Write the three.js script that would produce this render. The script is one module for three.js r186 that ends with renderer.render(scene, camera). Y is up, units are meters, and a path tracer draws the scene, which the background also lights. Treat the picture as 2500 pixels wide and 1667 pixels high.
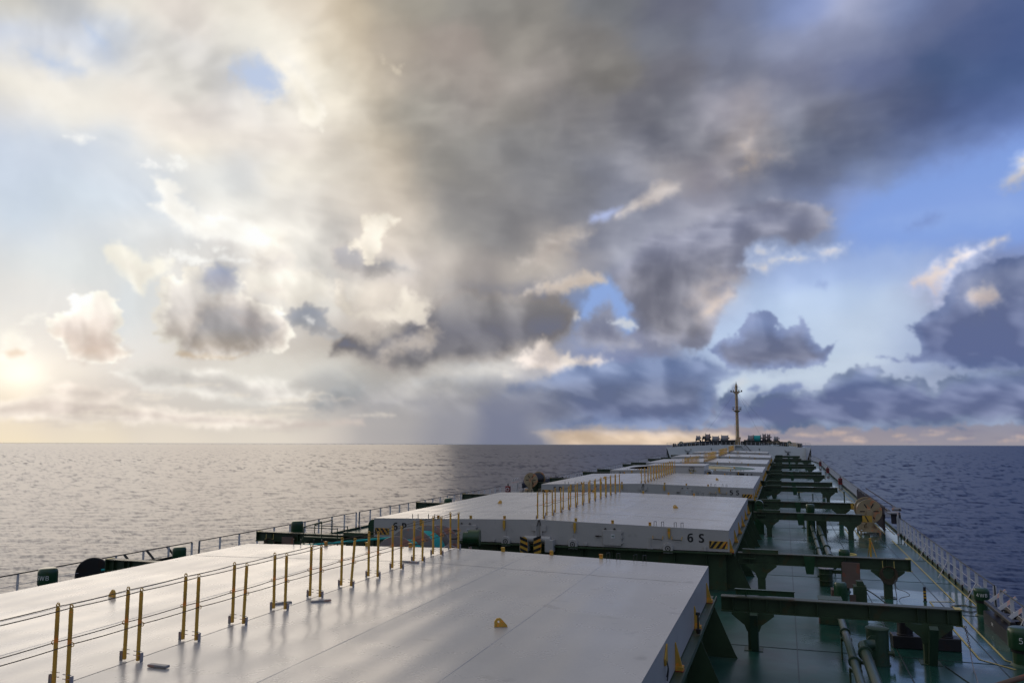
import * as THREE from 'three';
import { mergeGeometries, toCreasedNormals } from 'three/addons/utils/BufferGeometryUtils.js';
import { RoundedBoxGeometry } from 'three/addons/geometries/RoundedBoxGeometry.js';
import { TextGeometry } from 'three/addons/geometries/TextGeometry.js';
import { FontLoader } from 'three/addons/loaders/FontLoader.js';

// ------------------------------------------------------------------ camera, sky, sun, exposure
// Everything on board is built in ship coordinates: x to starboard, y up from the main deck, z aft (the bow is at -z).
// The ship floats slightly down by the stern; SHIP carries ship coordinates into the world, where the sea is level at y = 0.
const scene = new THREE.Scene();
const DECK_HEIGHT = 12;
const SHIP = new THREE.Matrix4().compose(new THREE.Vector3(0, DECK_HEIGHT, 0),
  new THREE.Quaternion().setFromUnitVectors(new THREE.Vector3(-0.00147, 0.99993, -0.01167).normalize(), new THREE.Vector3(0, 1, 0)), new THREE.Vector3(1, 1, 1));
const YAW = 0.3187, PITCH = 0.1135;
const camera = new THREE.PerspectiveCamera(45.23, 1024 / 682, 0.1, 120000);
camera.position.set(9.61, 5.851, 0);
{
  const fw = new THREE.Vector3(-Math.sin(YAW) * Math.cos(PITCH), Math.sin(PITCH), -Math.cos(YAW) * Math.cos(PITCH));
  const rt = new THREE.Vector3(Math.cos(YAW), 0, -Math.sin(YAW)), up = new THREE.Vector3().crossVectors(rt, fw);
  camera.quaternion.setFromRotationMatrix(new THREE.Matrix4().makeBasis(rt, up, fw.clone().negate()));
}
camera.applyMatrix4(SHIP);
camera.updateMatrixWorld(true);
scene.add(camera);

const renderer = new THREE.WebGLRenderer({ antialias: true });
renderer.toneMapping = THREE.LinearToneMapping;
renderer.toneMappingExposure = 1.0;
renderer.shadowMap.enabled = true;

// sky bearings are degrees: azimuth A to the right of the camera's heading, elevation E above the horizon
const D2R = Math.PI / 180;
const heading = (() => { const f = new THREE.Vector3(); camera.getWorldDirection(f); return Math.atan2(f.x, -f.z); })();
const skyDir = (A, E) => new THREE.Vector3(Math.cos(E * D2R) * Math.sin(heading + A * D2R), Math.sin(E * D2R), -Math.cos(E * D2R) * Math.cos(heading + A * D2R));
// a sighting taken on the 2352 x 1568 survey sheet of the sky, turned into a bearing
const bearing = (() => {
  const inv = camera.matrixWorld.clone(), f = 784 / Math.tan(45.23 * D2R / 2);
  return (x, y) => {
    const d = new THREE.Vector3((x - 1176) / f, (784 - y) / f, -1).transformDirection(inv);
    let A = (Math.atan2(d.x, -d.z) - heading) / D2R; if (A > 180) A -= 360; if (A < -180) A += 360;
    return [A, Math.asin(d.y) / D2R];
  };
})();
const SUN = bearing(52, 868);

// seeded noise
const hash3 = (x, y, z) => { let h = Math.imul(x, 374761393) ^ Math.imul(y, 668265263) ^ Math.imul(z, 2147483647 - 5849); h = Math.imul(h ^ (h >>> 13), 1274126177); h ^= h >>> 16; return (h >>> 0) / 4294967296; };
function noise2(x, y, s = 0) {
  const xi = Math.floor(x), yi = Math.floor(y); let u = x - xi, v = y - yi; u = u * u * u * (u * (u * 6 - 15) + 10); v = v * v * v * (v * (v * 6 - 15) + 10);
  const a = hash3(xi, yi, s), b = hash3(xi + 1, yi, s), c = hash3(xi, yi + 1, s), d = hash3(xi + 1, yi + 1, s);
  return (a + (b - a) * u + (c - a) * v + (a - b - c + d) * u * v) * 2 - 1;
}
function fbm(x, y, oct = 5, s = 0) { let a = 0.55, r = 0; for (let i = 0; i < oct; i++) { r += a * noise2(x, y, s + i); const t = x * 1.63 - y * 1.18; y = x * 1.18 + y * 1.63; x = t; a *= 0.52; } return r; }
function billow(x, y, oct = 4, s = 0) { let a = 0.55, r = 0; for (let i = 0; i < oct; i++) { r += a * (1 - 2 * Math.abs(noise2(x, y, s + i))); const t = x * 1.63 - y * 1.18; y = x * 1.18 + y * 1.63; x = t; a *= 0.5; } return r; }
const sstep = (a, b, x) => { const t = Math.min(1, Math.max(0, (x - a) / (b - a))); return t * t * (3 - 2 * t); };
const toLin = (c) => (c <= 10.31 ? c / 3294.6 : Math.pow((c / 255 + 0.055) / 1.055, 2.4));
const rgb = (h) => [parseInt(h.slice(0, 2), 16), parseInt(h.slice(2, 4), 16), parseInt(h.slice(4, 6), 16)];

// ---- the air and the soft cloud deck: colour sightings, spread with a warped smooth kernel
const sightings = [];
const sightRow = (y, text) => { const t = text.split(' '); for (let i = 0; i + 1 < t.length; i += 2) { const [A, E] = bearing(+t[i], y); sightings.push([A, E, ...rgb(t[i + 1]), 2.0, 1.3, 1]); } };
sightRow(10, '0 d6d2c8 130 b2b5ba 250 e8e2d6 400 dcd4cc 550 e8e2d6 700 ded4c6 780 cebea5 850 b2a898 950 9b968c 1100 8c8984 1250 827f7b 1400 73757a 1550 696c7d 1700 6e7691 1800 7d8cb4 1880 7e92cc 1935 c8c8d7 2000 8890b0 2080 7887af 2200 5f698c 2352 4b5c87');
sightRow(100, '0 bec8dc 60 c8cdd7 150 cdd0d8 235 bccae2 330 e2ded6 430 cdcbca 560 e4e0d6 660 f0eade 760 e4d8c4 820 beb09b 900 aaa094 1050 a39992 1200 918c86 1350 7d7a78 1500 6c707d 1650 7a8096 1800 8a91ac 1950 7d84a0 2100 667091 2250 505f87 2352 485a87');
sightRow(180, '0 f6f0e2 60 ebe4d8 120 dcd9d4 200 e1ded7 350 d6d2cc 430 c6c4be 520 dad6d0 600 c8d0e0 700 f6eede 780 e4dccc 850 beb2a0 950 a09890 1100 a09892 1250 98928e 1400 7c7976 1550 70707a 1700 787c8e 1850 737891 2000 5c668a 2150 485a80 2300 4b5f8a');
sightRow(260, '0 d4d6dc 100 f0eade 200 f4eee2 300 e4dcd2 400 dcd4cc 500 d8d0ca 580 d8d6d4 640 d8d4d0 690 f4ecdc 780 e2dacc 860 b4aa9b 950 98958e 1050 98928e 1150 8e8a86 1300 807e80 1450 76767e 1550 767882 1640 9696a5 1720 afa8ac 1800 8c91a5 1900 707280 2000 5a627d 2120 4b5678 2250 4e5f8a 2352 5f73a5');
sightRow(330, '0 c8d3e3 100 cad4e3 200 cfd7e3 280 d0d8e2 350 eee8de 450 f4ecde 560 e8e0d6 680 ded6ce 780 dcd4c8 860 c4b8a5 950 9e9890 1050 8c8a87 1200 888788 1350 7a7a80 1480 6c6e7a 1600 787a86 1700 aaa09c 1800 697082 1950 626a82 2100 627096 2250 6e82b4 2352 7690d0');
sightRow(400, '0 cbd6e5 150 cdd8e5 300 d2dae4 400 e4e4e2 480 dedfdc 560 d6d8da 680 e8e2d6 800 d6cec2 900 c0b4a4 1000 98948e 1120 8c8a89 1250 828286 1370 7a7c86 1450 9ea0ae 1530 a8a4a6 1620 96919c 1700 767a8a 1850 697087 2000 7887ac 2150 809bd7 2300 829bda');
sightRow(470, '0 cfdae6 200 d2dce6 330 d4dce6 450 eeece6 560 e6e4de 700 d8d4ce 800 d8d0c6 880 d6cabb 950 b0a89e 1060 888686 1180 807f82 1300 7d7e86 1420 808494 1550 9698a8 1650 a5a6b6 1760 82879b 1850 76809e 1950 87a0dc 2100 84a0da 2250 849edc');
sightRow(540, '0 d8dee4 200 dadfe4 300 e0e2e2 400 e1e4e6 520 eeeae6 620 ece8e0 720 e6e2da 800 c8c4c0 880 d8ccc0 960 beb6ac 1050 8c8a89 1150 828184 1260 a5a09e 1380 828594 1480 8c90a2 1600 9194a5 1750 7d8296 1850 767c91 1960 8ea8de 2100 8ca6da 2200 8aa4dc 2350 829ede');
sightRow(610, '0 dee1e2 150 dee2e2 260 e4e6e4 400 eae6e0 470 dad8d4 560 dcd8d4 650 faf6ee 760 d0cdc8 850 bab4b0 930 c6beba 1020 bcb4ac 1100 9e9896 1200 a59e98 1280 c0b8b0 1340 b4aca8 1400 9098b0 1480 848694 1580 8a8e9e 1680 8c90a2 1760 a0b4dc 1850 a0b6e1 1950 a0b6e1 2050 a0b6e1 2150 a0b4dc 2250 8a94b4 2350 8088a8');
sightRow(690, '0 e8e6e2 100 e8e6e2 200 e4e2de 300 d8e0e6 380 e8e6e0 450 d4d2d0 520 c8c6c6 600 e1dad2 680 f0ece4 760 e1ded7 850 eee4d6 930 d7cdc2 1010 afa8a2 1100 807f86 1200 7c7c86 1300 7d8091 1380 8aa5d7 1450 96949e 1560 84848e 1650 b4c0d8 1720 b4c8e8 1900 b6cae8 2050 b9cbe6 2150 9c9eb4 2250 8890b0 2352 787c96');
sightRow(750, '0 f0ebe2 100 eee8e0 200 e6e0da 280 d8e0e6 350 ece8e0 430 d0cac4 520 c4beb8 620 d4cec6 700 d0ccc8 760 d4cec8 850 cec2b8 930 aaa49e 1050 7a7a7e 1180 74747e 1290 808291 1370 96aad7 1450 a0a0b4 1550 787886 1620 a8b8d8 1700 b4c8e6 1800 b8cce8 1900 becee4 2030 becee4 2120 a0b0d0 2250 626c8e 2352 5c6891');
sightRow(800, '0 f5eee2 100 f0e8de 220 e6ded6 320 ece8e2 430 d8d0c6 560 d0c8be 680 cac2b8 780 b4aaa0 880 8c8884 980 767576 1100 727278 1200 b4aca6 1270 b8b4b4 1350 848eaf 1450 80869e 1550 7a7c8e 1630 b9cdeb 1700 b9cbe6 1800 bacce6 1900 becfe6 1980 c3d2e6 2100 a8b8d4 2250 58648c 2352 5a6794');
sightRow(850, '0 fcf6e8 60 fdf8ec 150 f6ebdc 300 e8e2da 450 e1dcd4 600 ece8de 750 e4e2da 880 a59e96 960 beb9b4 1060 cdcdcd 1160 d2d0ce 1250 bcb9bb 1330 7a87af 1450 7682ac 1550 7680a5 1640 a0b4d7 1720 bac6d8 1850 c3d0dc 1950 bcc8d8 2050 a8b4cc 2200 a8b4cc 2352 9caac8');
sightRow(900, '0 f0e4d0 150 dfd6cc 300 d6cec6 450 d4cec6 600 d0ccc6 750 acacac 830 a0a2a4 950 acaaaa 1080 96969b 1200 848898 1350 737c9e 1500 6c769b 1620 697498 1720 a8b4c8 1800 98a4bf 1950 8c98b4 2100 8490ae 2250 8490ae 2352 808cb0');
sightRow(950, '0 e4d6c6 150 dacec4 300 d6ccc2 450 d0c8c0 600 cec8c0 720 beb9b4 850 b4afac 950 a2a0a2 1080 848692 1200 6e738a 1300 646e91 1450 606a8e 1600 646e91 1750 667091 1900 6c7696 2100 6e7898 2352 717c9c');
sightRow(985, '0 f0e2c8 200 eadeca 400 e6dccd 600 e2d8ca 720 ded4c8 820 c8c0b8 920 b4afac 1020 9e9ca0 1130 808291 1210 6c728c 1300 a8a0a0 1450 b8aca4 1600 aca0a0 1750 9c9298 1850 96919b 2000 968f98 2200 918e9c 2352 96919b');
sightRow(1012, '0 f6e4c4 200 f0e2c8 400 eadecc 600 e4dacc 780 d6ccc2 900 b6b0ac 1020 9e9b9e 1130 7d808e 1210 69708a 1290 a8a09c 1400 d0bca8 1550 ccb9a8 1700 afa09e 1900 a59ba0 2100 a59ba0 2352 a59ba0');
// the rest of the dome, outside the picture: the same broken cloud and the same light, brighter toward the low sun
const wide = (A, E, h, s = 13) => sightings.push([A, E, ...rgb(h), s, s * 0.7, 0.004]);
wide(-46, 4, 'fdf0d8'); wide(-48, 16, 'e6e8e8'); wide(-47, 30, 'e4ddd2'); wide(-70, 4, 'eaddcc'); wide(-72, 22, 'c8ced8'); wide(-100, 6, 'b0b2bc'); wide(-100, 18, '9a9eac'); wide(-100, 36, 'b4bac6');
wide(-135, 6, '8e94a8'); wide(-135, 17, '808aa2'); wide(-135, 36, 'a4aec0'); wide(180, 6, '848ca6'); wide(180, 17, '7a86a2'); wide(180, 36, 'a2acbe'); wide(135, 6, '7c88a8'); wide(135, 17, '7480a2'); wide(135, 36, '94a4c4'); wide(100, 6, '7884a8'); wide(100, 17, '6c7ca6'); wide(100, 34, '7c8ebc');
wide(70, 5, '868eaa'); wide(68, 20, '6c86c0'); wide(47, 5, '8c90a8'); wide(46, 20, '7488b8'); wide(46, 34, '4c5c88');
wide(0, 42, '8c8984'); wide(-28, 44, 'd2ccc2'); wide(28, 44, '6a7492'); wide(-80, 52, 'b4b6bc'); wide(80, 52, '8090b0'); wide(180, 58, 'aab0be'); wide(0, 62, '94948f'); wide(-60, 68, 'aaaaac'); wide(60, 68, '8c92a2'); wide(0, 88, '9c9ea4');
// ---- clouds with an outline: shapes on the survey sheet, edges broken up by noise, lit from the sun's side
const puffs = [];
function puff(text, o) {
  const n = text.split(' ').map(Number), pts = [];
  for (let i = 0; i + 1 < n.length; i += 2) pts.push(bearing(n[i], n[i + 1]));
  const A = pts.map((p) => p[0]), E = pts.map((p) => p[1]), m = 2.2;
  puffs.push({ pts, box: [Math.min(...A) - m, Math.max(...A) + m, Math.min(...E) - m, Math.max(...E) + m], lo: Math.min(...E), hi: Math.max(...E), s: 90 + puffs.length * 7,
    top: rgb(o.top), core: rgb(o.core ?? o.top), base: rgb(o.base ?? o.core ?? o.top), edge: rgb(o.edge ?? o.top), depth: o.depth ?? 1.2, soft: o.soft ?? 0.16, amp: o.amp ?? 0.55, fr: o.fr ?? 0.55, relief: o.relief ?? 26, a: o.a ?? 1 });
}
// blue openings
puff('55 108 100 120 150 138 192 165 182 174 120 162 82 138', { top: 'bccae2', soft: 0.7, amp: 0.5, relief: 0, a: 0.85 });
puff('192 56 225 76 248 96 236 104 212 92', { top: 'bccae2', soft: 0.5, amp: 0.4, relief: 0, a: 0.8 });
puff('545 142 575 136 606 146 626 166 646 192 657 216 650 232 622 233 600 224 565 206 530 176', { top: 'bccae4', soft: 0.75, amp: 1.0, relief: 0, a: 0.95 });
puff('612 120 634 150 652 186 664 226 676 262 700 292 734 298 748 262 726 220 696 178 664 140 636 116', { top: 'f6f0e2', core: 'f2ebdc', edge: 'f8f2e6', soft: 0.4, amp: 0.8, relief: 14, a: 0.9 });

puff('1668 505 1740 490 1760 494 1745 512 1690 525', { top: '8ca6de', soft: 0.4, amp: 0.4, relief: 0, a: 0.8 });
puff('1990 455 2052 425 2120 402 2172 384 2240 360 2300 332 2362 296 2420 300 2420 560 1975 566 1925 545 1938 510', { top: '82a0de', core: '88a4e0', base: '9cb6e6', soft: 1.0, amp: 0.7, depth: 3, relief: 0 });
puff('1352 512 1360 494 1400 480 1432 474 1420 492 1385 508', { top: 'b4c0d8', edge: 'a8b4dc', soft: 0.35, amp: 0.35, relief: 8 });
// upper deck: lit breaks
puff('1412 498 1428 478 1470 452 1492 430 1520 418 1556 424 1560 440 1530 455 1480 474 1440 492', { top: 'd8d0cc', core: 'ccc4c2', edge: 'c4bcba', soft: 0.4, amp: 0.45, relief: 26 });
puff('1620 425 1660 392 1690 368 1672 340 1690 300 1720 266 1760 262 1740 330 1790 340 1818 352 1790 368 1730 396 1680 412', { top: 'b8acaa', core: 'c0b0a4', base: 'cab8a6', edge: '9c989e', soft: 1.0, amp: 0.8, depth: 1.8, relief: 30, a: 0.85 });
puff('1205 590 1240 560 1290 528 1340 520 1352 540 1310 580 1250 610 1200 612', { top: 'c2b8b0', core: 'b4aaa4', soft: 0.8, amp: 0.8, relief: 30, a: 0.8 });
puff('880 140 900 146 918 150 930 148 926 160 905 158', { top: 'd8ccb8', soft: 0.3, amp: 0.8, fr: 1.4, relief: 0, a: 0.6 });
// long band and its lower fringe
puff('1400 640 1440 592 1500 540 1600 498 1700 470 1770 452 1850 455 1905 470 1926 486 1918 520 1880 546 1830 560 1790 545 1740 552 1706 590 1708 624 1680 640 1692 668 1660 700 1655 730 1640 772 1600 804 1550 808 1500 796 1462 762 1432 704', { top: '8c90a6', core: '80818f', base: '848490', edge: '8c8fa2', soft: 0.35, amp: 0.7, depth: 1.6, relief: 40 });
puff('1650 720 1660 690 1640 665 1668 650 1700 640 1706 622 1660 622 1600 660 1590 700 1612 740', { top: 'c4b8b4', core: 'a49c9e', edge: 'b0a8aa', soft: 0.9, amp: 0.9, relief: 40, a: 0.75 });
puff('1640 728 1655 700 1690 684 1670 668 1630 690 1610 720', { top: 'd4c4ba', core: 'c8b8b0', soft: 0.5, amp: 0.6, relief: 24, a: 0.85 });
// opening in the middle
puff('1338 690 1355 660 1392 640 1418 656 1440 700 1462 745 1442 776 1375 762 1328 724', { top: '8ca8dc', core: '8ca6d8', base: '94a8d4', soft: 0.4, amp: 0.6, relief: 0 });
puff('1362 720 1400 690 1420 730 1440 770 1470 795 1400 812 1330 796 1310 765 1330 735', { top: '9a9cac', core: '888a9c', soft: 0.5, amp: 0.8, relief: 34, a: 0.9 });
puff('1400 738 1428 730 1460 744 1470 754 1440 756 1412 748', { top: 'd0d6e0', soft: 0.25, amp: 0.5, fr: 1.2, relief: 20 });
puff('1312 716 1326 712 1334 728 1322 738', { top: 'd2d0d2', soft: 0.25, amp: 0.4, fr: 1.2, relief: 10 });
puff('1196 676 1224 660 1240 648 1268 636 1290 644 1322 622 1350 616 1390 622 1402 640 1345 654 1300 668 1250 668', { top: 'e8dccf', core: 'd2c4b8', edge: 'd8ccc2', soft: 0.35, amp: 0.7, relief: 40 });
// big lower bank
puff('780 770 850 780 900 756 945 728 1000 692 1060 660 1130 664 1200 672 1262 674 1300 690 1322 722 1302 770 1250 788 1210 800 1180 818 1140 832 1090 838 1020 842 960 852 910 856 872 846 820 826 760 815', { top: '8e8b8c', core: '6a6a74', base: '747276', edge: '928c8a', soft: 0.5, amp: 0.7, depth: 0.9, relief: 24 });
puff('1185 826 1210 800 1246 770 1262 790 1280 800 1300 820 1380 818 1406 830 1380 850 1300 856 1240 852 1205 846', { top: 'ccc4c0', core: 'c0b6b2', edge: 'd6cac2', soft: 0.3, amp: 0.7, relief: 50, a: 0.9 });
puff('1284 842 1292 816 1302 804 1312 818 1340 840 1370 850 1330 856 1290 854', { top: 'e4dad2', soft: 0.22, amp: 0.5, relief: 26 });
puff('1150 860 1160 855 1178 858 1174 868 1156 868', { top: 'eae2da', soft: 0.2, amp: 0.3, fr: 1.2, relief: 14 });
puff('930 850 1000 838 1090 842 1180 836 1180 880 1060 900 900 905', { top: 'd4d0ca', core: 'c8c8c8', soft: 1.2, amp: 0.7, relief: 20, a: 0.7 });
// left: towers of lit cumulus
puff('340 406 356 398 376 406 406 420 418 432 396 446 402 458 432 470 462 490 520 500 572 516 640 548 600 562 540 552 470 548 430 530 400 512 374 500 338 464 366 456 350 440', { top: 'fcfaf4', core: 'f4f1ea', soft: 0.3, amp: 0.6, relief: 16 });
puff('326 372 340 366 362 374 374 380 352 384', { top: 'f8f8f6', soft: 0.3, amp: 0.6, fr: 1.3, relief: 8 });
puff('384 356 402 354 424 372 440 392 416 390 392 380', { top: 'f4f4f0', soft: 0.35, amp: 0.8, fr: 1.2, relief: 10 });
puff('146 312 168 308 202 312 216 318 180 322', { top: 'f6f6f4', soft: 0.25, amp: 0.4, fr: 1.3, relief: 6 });
puff('370 598 420 588 480 596 540 590 580 596 530 604 440 606', { top: 'fbfaf6', soft: 0.35, amp: 0.7, fr: 1.1, relief: 8, a: 0.8 });
puff('240 572 262 555 284 556 304 570 318 592 348 588 398 600 386 622 352 640 332 672 306 646 266 622 246 604', { top: 'fbf7ea', core: 'f3ece0', base: 'efe8dc', soft: 0.35, amp: 0.6, relief: 22 });
puff('558 620 599 610 612 576 605 542 626 525 646 532 646 569 667 590 707 610 748 630 772 668 758 692 714 699 667 705 646 699 605 678 575 678', { top: 'faf5ea', core: 'f6f1e6', base: 'f2ebdf', edge: 'eae3d8', depth: 1.0, soft: 0.5, amp: 0.8, relief: 26, a: 0.9 });
puff('585 573 612 576 646 573 684 586 677 610 646 630 612 624 588 620', { top: 'd8d3ce', core: 'd2cdc9', edge: 'e6dfd6', soft: 0.4, amp: 0.7, fr: 0.9, relief: 26, a: 0.9 });
puff('609 658 646 654 651 668 629 685 599 678', { top: 'd6cdc6', edge: 'eae2d8', soft: 0.35, amp: 0.6, fr: 1.0, relief: 20, a: 0.8 });
puff('344 716 368 699 360 678 369 651 363 635 408 631 418 610 439 605 467 610 500 599 531 610 552 624 558 651 565 675 599 699 633 699 667 726 673 767 650 811 578 805 520 825 442 822 402 815 391 788 344 771 361 746', { top: 'e4dfd8', core: 'cfc9c4', base: 'c6bbb0', edge: 'f6f0e4', depth: 0.9, soft: 0.14, amp: 0.5, fr: 1.1, relief: 40 });
puff('456 641 467 611 500 601 544 613 554 644 544 671 510 678 483 675', { top: 'a9b1c8', core: 'b0b2c0', base: 'b4b2b6', edge: 'c2c2c6', depth: 0.7, soft: 0.35, amp: 0.5, fr: 1.0, relief: 24, a: 0.95 });
puff('439 712 476 692 531 678 571 692 605 719 646 746 639 787 612 805 517 821 473 818 415 809 422 767', { top: 'b2aeae', core: 'a6a3a4', base: 'aea295', edge: 'c0b8b2', depth: 0.9, soft: 0.7, amp: 0.7, fr: 0.9, relief: 34 });
puff('531 719 571 712 609 739 605 767 578 773 544 753', { top: 'a8a09e', soft: 0.5, amp: 0.6, fr: 1.1, relief: 24, a: 0.7 });
puff('401 814 442 822 520 826 571 811 544 818 476 816 418 807', { top: 'c6b096', soft: 0.25, amp: 0.3, fr: 1.2, relief: 8, a: 0.7 });
puff('105 726 144 718 164 703 148 682 171 671 201 672 225 660 249 668 274 685 272 713 280 740 266 763 290 797 300 811 259 835 205 835 150 825 130 791 108 764', { top: 'f2ebe1', core: 'e0d4cb', base: 'd4c2b5', edge: 'fbf6ea', depth: 0.8, soft: 0.13, amp: 0.45, fr: 1.2, relief: 34 });
puff('184 753 218 743 258 760 272 797 292 814 258 832 204 832 160 823 170 787', { top: 'd2c3b9', core: 'cdbcb0', base: 'd0bba9', edge: 'dccfc4', soft: 0.5, amp: 0.6, fr: 1.1, relief: 22, a: 0.85 });
puff('109 760 129 746 146 760 143 773 119 777', { top: 'd8c8bd', edge: 'ecdfd2', soft: 0.3, amp: 0.4, fr: 1.3, relief: 14, a: 0.8 });
puff('0 760 20 755 48 754 68 790 65 814 31 829 0 828', { top: 'fdf8ec', core: 'f8efe2', soft: 0.4, amp: 0.5, relief: 14 });
puff('10 807 34 801 58 807 54 817 20 818', { top: 'e8d3be', soft: 0.25, amp: 0.3, relief: 8, a: 0.8 });
puff('643 726 667 706 708 698 732 709 756 705 752 730 759 754 794 767 775 780 748 782 724 771 708 754 663 750', { top: 'a4a8b2', core: 'a6a8ae', base: 'aeaaa8', edge: 'b9b7b7', depth: 0.5, soft: 0.2, amp: 0.5, fr: 1.1, relief: 26 });
puff('694 726 709 723 721 731 718 743 707 739', { top: 'e8e6e4', soft: 0.25, amp: 0.4, fr: 1.3, relief: 10, a: 0.9 });
puff('762 569 803 559 830 562 841 596 898 590 932 607 968 630 922 635 844 641 796 635 756 610', { top: 'aaa8ac', core: 'a3a1a4', base: 'aca6a2', edge: 'bfb9b4', depth: 0.6, soft: 0.3, amp: 0.6, fr: 0.9, relief: 30 });
puff('830 494 892 488 919 501 888 528 878 552 869 607 847 607 834 573 796 580 788 559 827 549', { top: 'eee6d8', core: 'e4dccf', edge: 'e8dfd0', depth: 0.5, soft: 0.22, amp: 0.55, fr: 1.0, relief: 30 });
puff('769 637 790 654 813 702 858 709 909 699 905 661 926 654 953 668 994 699 983 746 929 743 861 743 796 726 769 699', { top: 'f4ecdd', core: 'ece3d5', edge: 'ded5ca', depth: 0.7, soft: 0.3, amp: 0.7, fr: 0.9, relief: 36, a: 0.9 });
puff('864 807 939 767 966 753 994 746 1014 767 994 801 919 814 878 835', { top: 'b8aea5', core: 'aaa19a', soft: 0.6, amp: 0.7, fr: 0.9, relief: 26, a: 0.8 });
puff('371 576 395 575 415 583 449 581 466 590 469 603 442 607 422 593 391 585', { top: 'fcfbf6', soft: 0.25, amp: 0.7, fr: 1.8, relief: 8, a: 0.85 });
puff('483 567 503 566 520 575 503 578', { top: 'fbfaf5', soft: 0.2, amp: 0.5, fr: 1.8, relief: 6, a: 0.8 });
puff('449 562 459 564 456 570', { top: 'fbfaf5', soft: 0.2, amp: 0.3, fr: 1.8, relief: 6, a: 0.8 });
puff('41 743 68 726 95 722 82 733 61 743', { top: 'fcf8ee', soft: 0.25, amp: 0.5, fr: 1.4, relief: 8, a: 0.7 });
// right: blue-grey cumulus against pale sky
puff('1706 614 1760 606 1800 586 1832 574 1868 592 1840 600 1792 614 1764 640 1738 626', { top: 'ece8e6', core: 'dedadc', base: 'd2d2dc', edge: 'bcc8e2', soft: 0.4, amp: 0.9, depth: 0.7, relief: 22 });
puff('1726 592 1745 566 1785 558 1790 580 1750 596', { top: 'e0dee2', core: 'd2d4de', edge: 'b4c2e0', soft: 0.5, amp: 0.9, depth: 0.8, relief: 18 });
puff('1860 578 1900 556 1962 562 1946 576 1890 590', { top: 'eae6e6', core: 'd8d6de', edge: 'b8c6e4', soft: 0.4, amp: 0.7, depth: 0.6, relief: 18 });
puff('1634 802 1660 776 1692 768 1706 732 1742 711 1772 720 1786 740 1800 752 1830 746 1834 726 1852 734 1862 770 1882 796 1926 784 1906 812 1890 840 1842 852 1790 850 1720 860 1660 846', { top: '8494bc', core: '6c7490', base: '6e7288', edge: '8492b8', depth: 0.9, soft: 0.14, amp: 0.5, fr: 1.2, relief: 26 });
puff('2010 824 2060 818 2112 812 2098 770 2084 742 2112 726 2162 700 2182 650 2212 612 2252 606 2310 592 2400 590 2400 842 2250 848 2150 838 2080 832', { top: '848eae', core: '586388', base: '556189', edge: '6a789f', depth: 1.0, soft: 0.16, amp: 0.55, fr: 1.0, relief: 36 });
puff('2084 648 2112 626 2152 610 2192 580 2232 566 2262 560 2282 540 2304 531 2302 550 2262 592 2214 622 2184 652 2172 692 2150 712 2140 672 2098 682', { top: 'efe4df', core: 'd9cdcb', base: 'b8b0bc', edge: 'b4bedd', soft: 0.42, amp: 0.95, depth: 0.7, relief: 34 });
puff('2196 690 2252 656 2300 640 2322 682 2292 702 2252 732 2218 702', { top: 'e0d2ca', core: 'cabcb9', base: '9c9aac', edge: '9098b4', soft: 0.5, amp: 1.0, depth: 0.8, relief: 34, a: 0.9 });
puff('2284 434 2304 404 2322 380 2360 358 2400 360 2400 420 2330 436 2300 448', { top: 'e4dcd6', core: 'ccc8cc', edge: 'a8b8de', soft: 0.5, amp: 1.1, depth: 0.8, relief: 30, a: 0.9 });
puff('2086 528 2130 492 2172 492 2150 515', { top: '7c92c8', soft: 0.6, amp: 0.6, relief: 10, a: 0.7 });
puff('1868 662 1880 650 1896 654 1888 668', { top: '90a4d0', soft: 0.4, amp: 0.5, relief: 6, a: 0.8 });
puff('1700 850 1780 858 1860 852 1920 840 1990 815 2040 830 2010 836 1960 842 1920 864 1880 884 1840 880 1800 884 1740 900 1660 930 1640 880', { top: 'c8d6e4', core: 'c6d2de', base: 'bccada', edge: 'c2d0e2', soft: 0.5, amp: 0.4, relief: 0 });
// the low bank along the horizon
puff('1300 842 1400 830 1480 822 1560 815 1642 826 1702 856 1648 872 1634 905 1640 960 1600 985 1500 986 1380 984 1230 985 1100 940 1150 900', { top: '7c8cb2', core: '68728f', base: '606a8c', edge: '7686aa', depth: 1.4, soft: 0.4, amp: 0.5, fr: 0.9, relief: 30 });
puff('1640 945 1662 900 1690 882 1706 930 1742 912 1764 905 1800 892 1842 890 1882 894 1922 860 1962 838 2012 835 2042 866 2102 862 2142 890 2182 860 2252 850 2420 845 2420 975 1700 988 1600 985', { top: '7a89ae', core: '5f6a8f', base: '626c8e', edge: '74829f', depth: 0.8, soft: 0.14, amp: 0.55, fr: 1.1, relief: 38 });
puff('1742 906 1800 884 1842 880 1862 892 1822 906', { top: '7886ac', soft: 0.2, amp: 0.4, relief: 20 });
puff('1718 892 1734 884 1748 888 1738 896', { top: '7e8cb2', soft: 0.2, amp: 0.3, relief: 10 });
puff('1690 890 1700 872 1714 864 1720 880 1706 896', { top: 'd0d4da', soft: 0.4, amp: 0.4, relief: 10, a: 0.6 });
puff('2020 850 2100 840 2200 842 2300 852 2210 858 2120 850', { top: '98a8ca', soft: 0.5, amp: 0.8, relief: 20, a: 0.6 });
puff('1060 890 1150 880 1250 880 1330 960 1216 992 1100 985 1040 950', { top: '8e92a2', core: '787d92', base: '6e748c', soft: 1.3, amp: 0.6, depth: 1.5, relief: 14, a: 0.9 });
puff('900 905 980 890 1060 884 1120 900 1100 960 900 952 720 945 760 915', { top: 'a8a7a9', core: '9c9ba2', base: '94949e', soft: 0.9, amp: 0.8, depth: 2, relief: 30, a: 0.8 });
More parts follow.
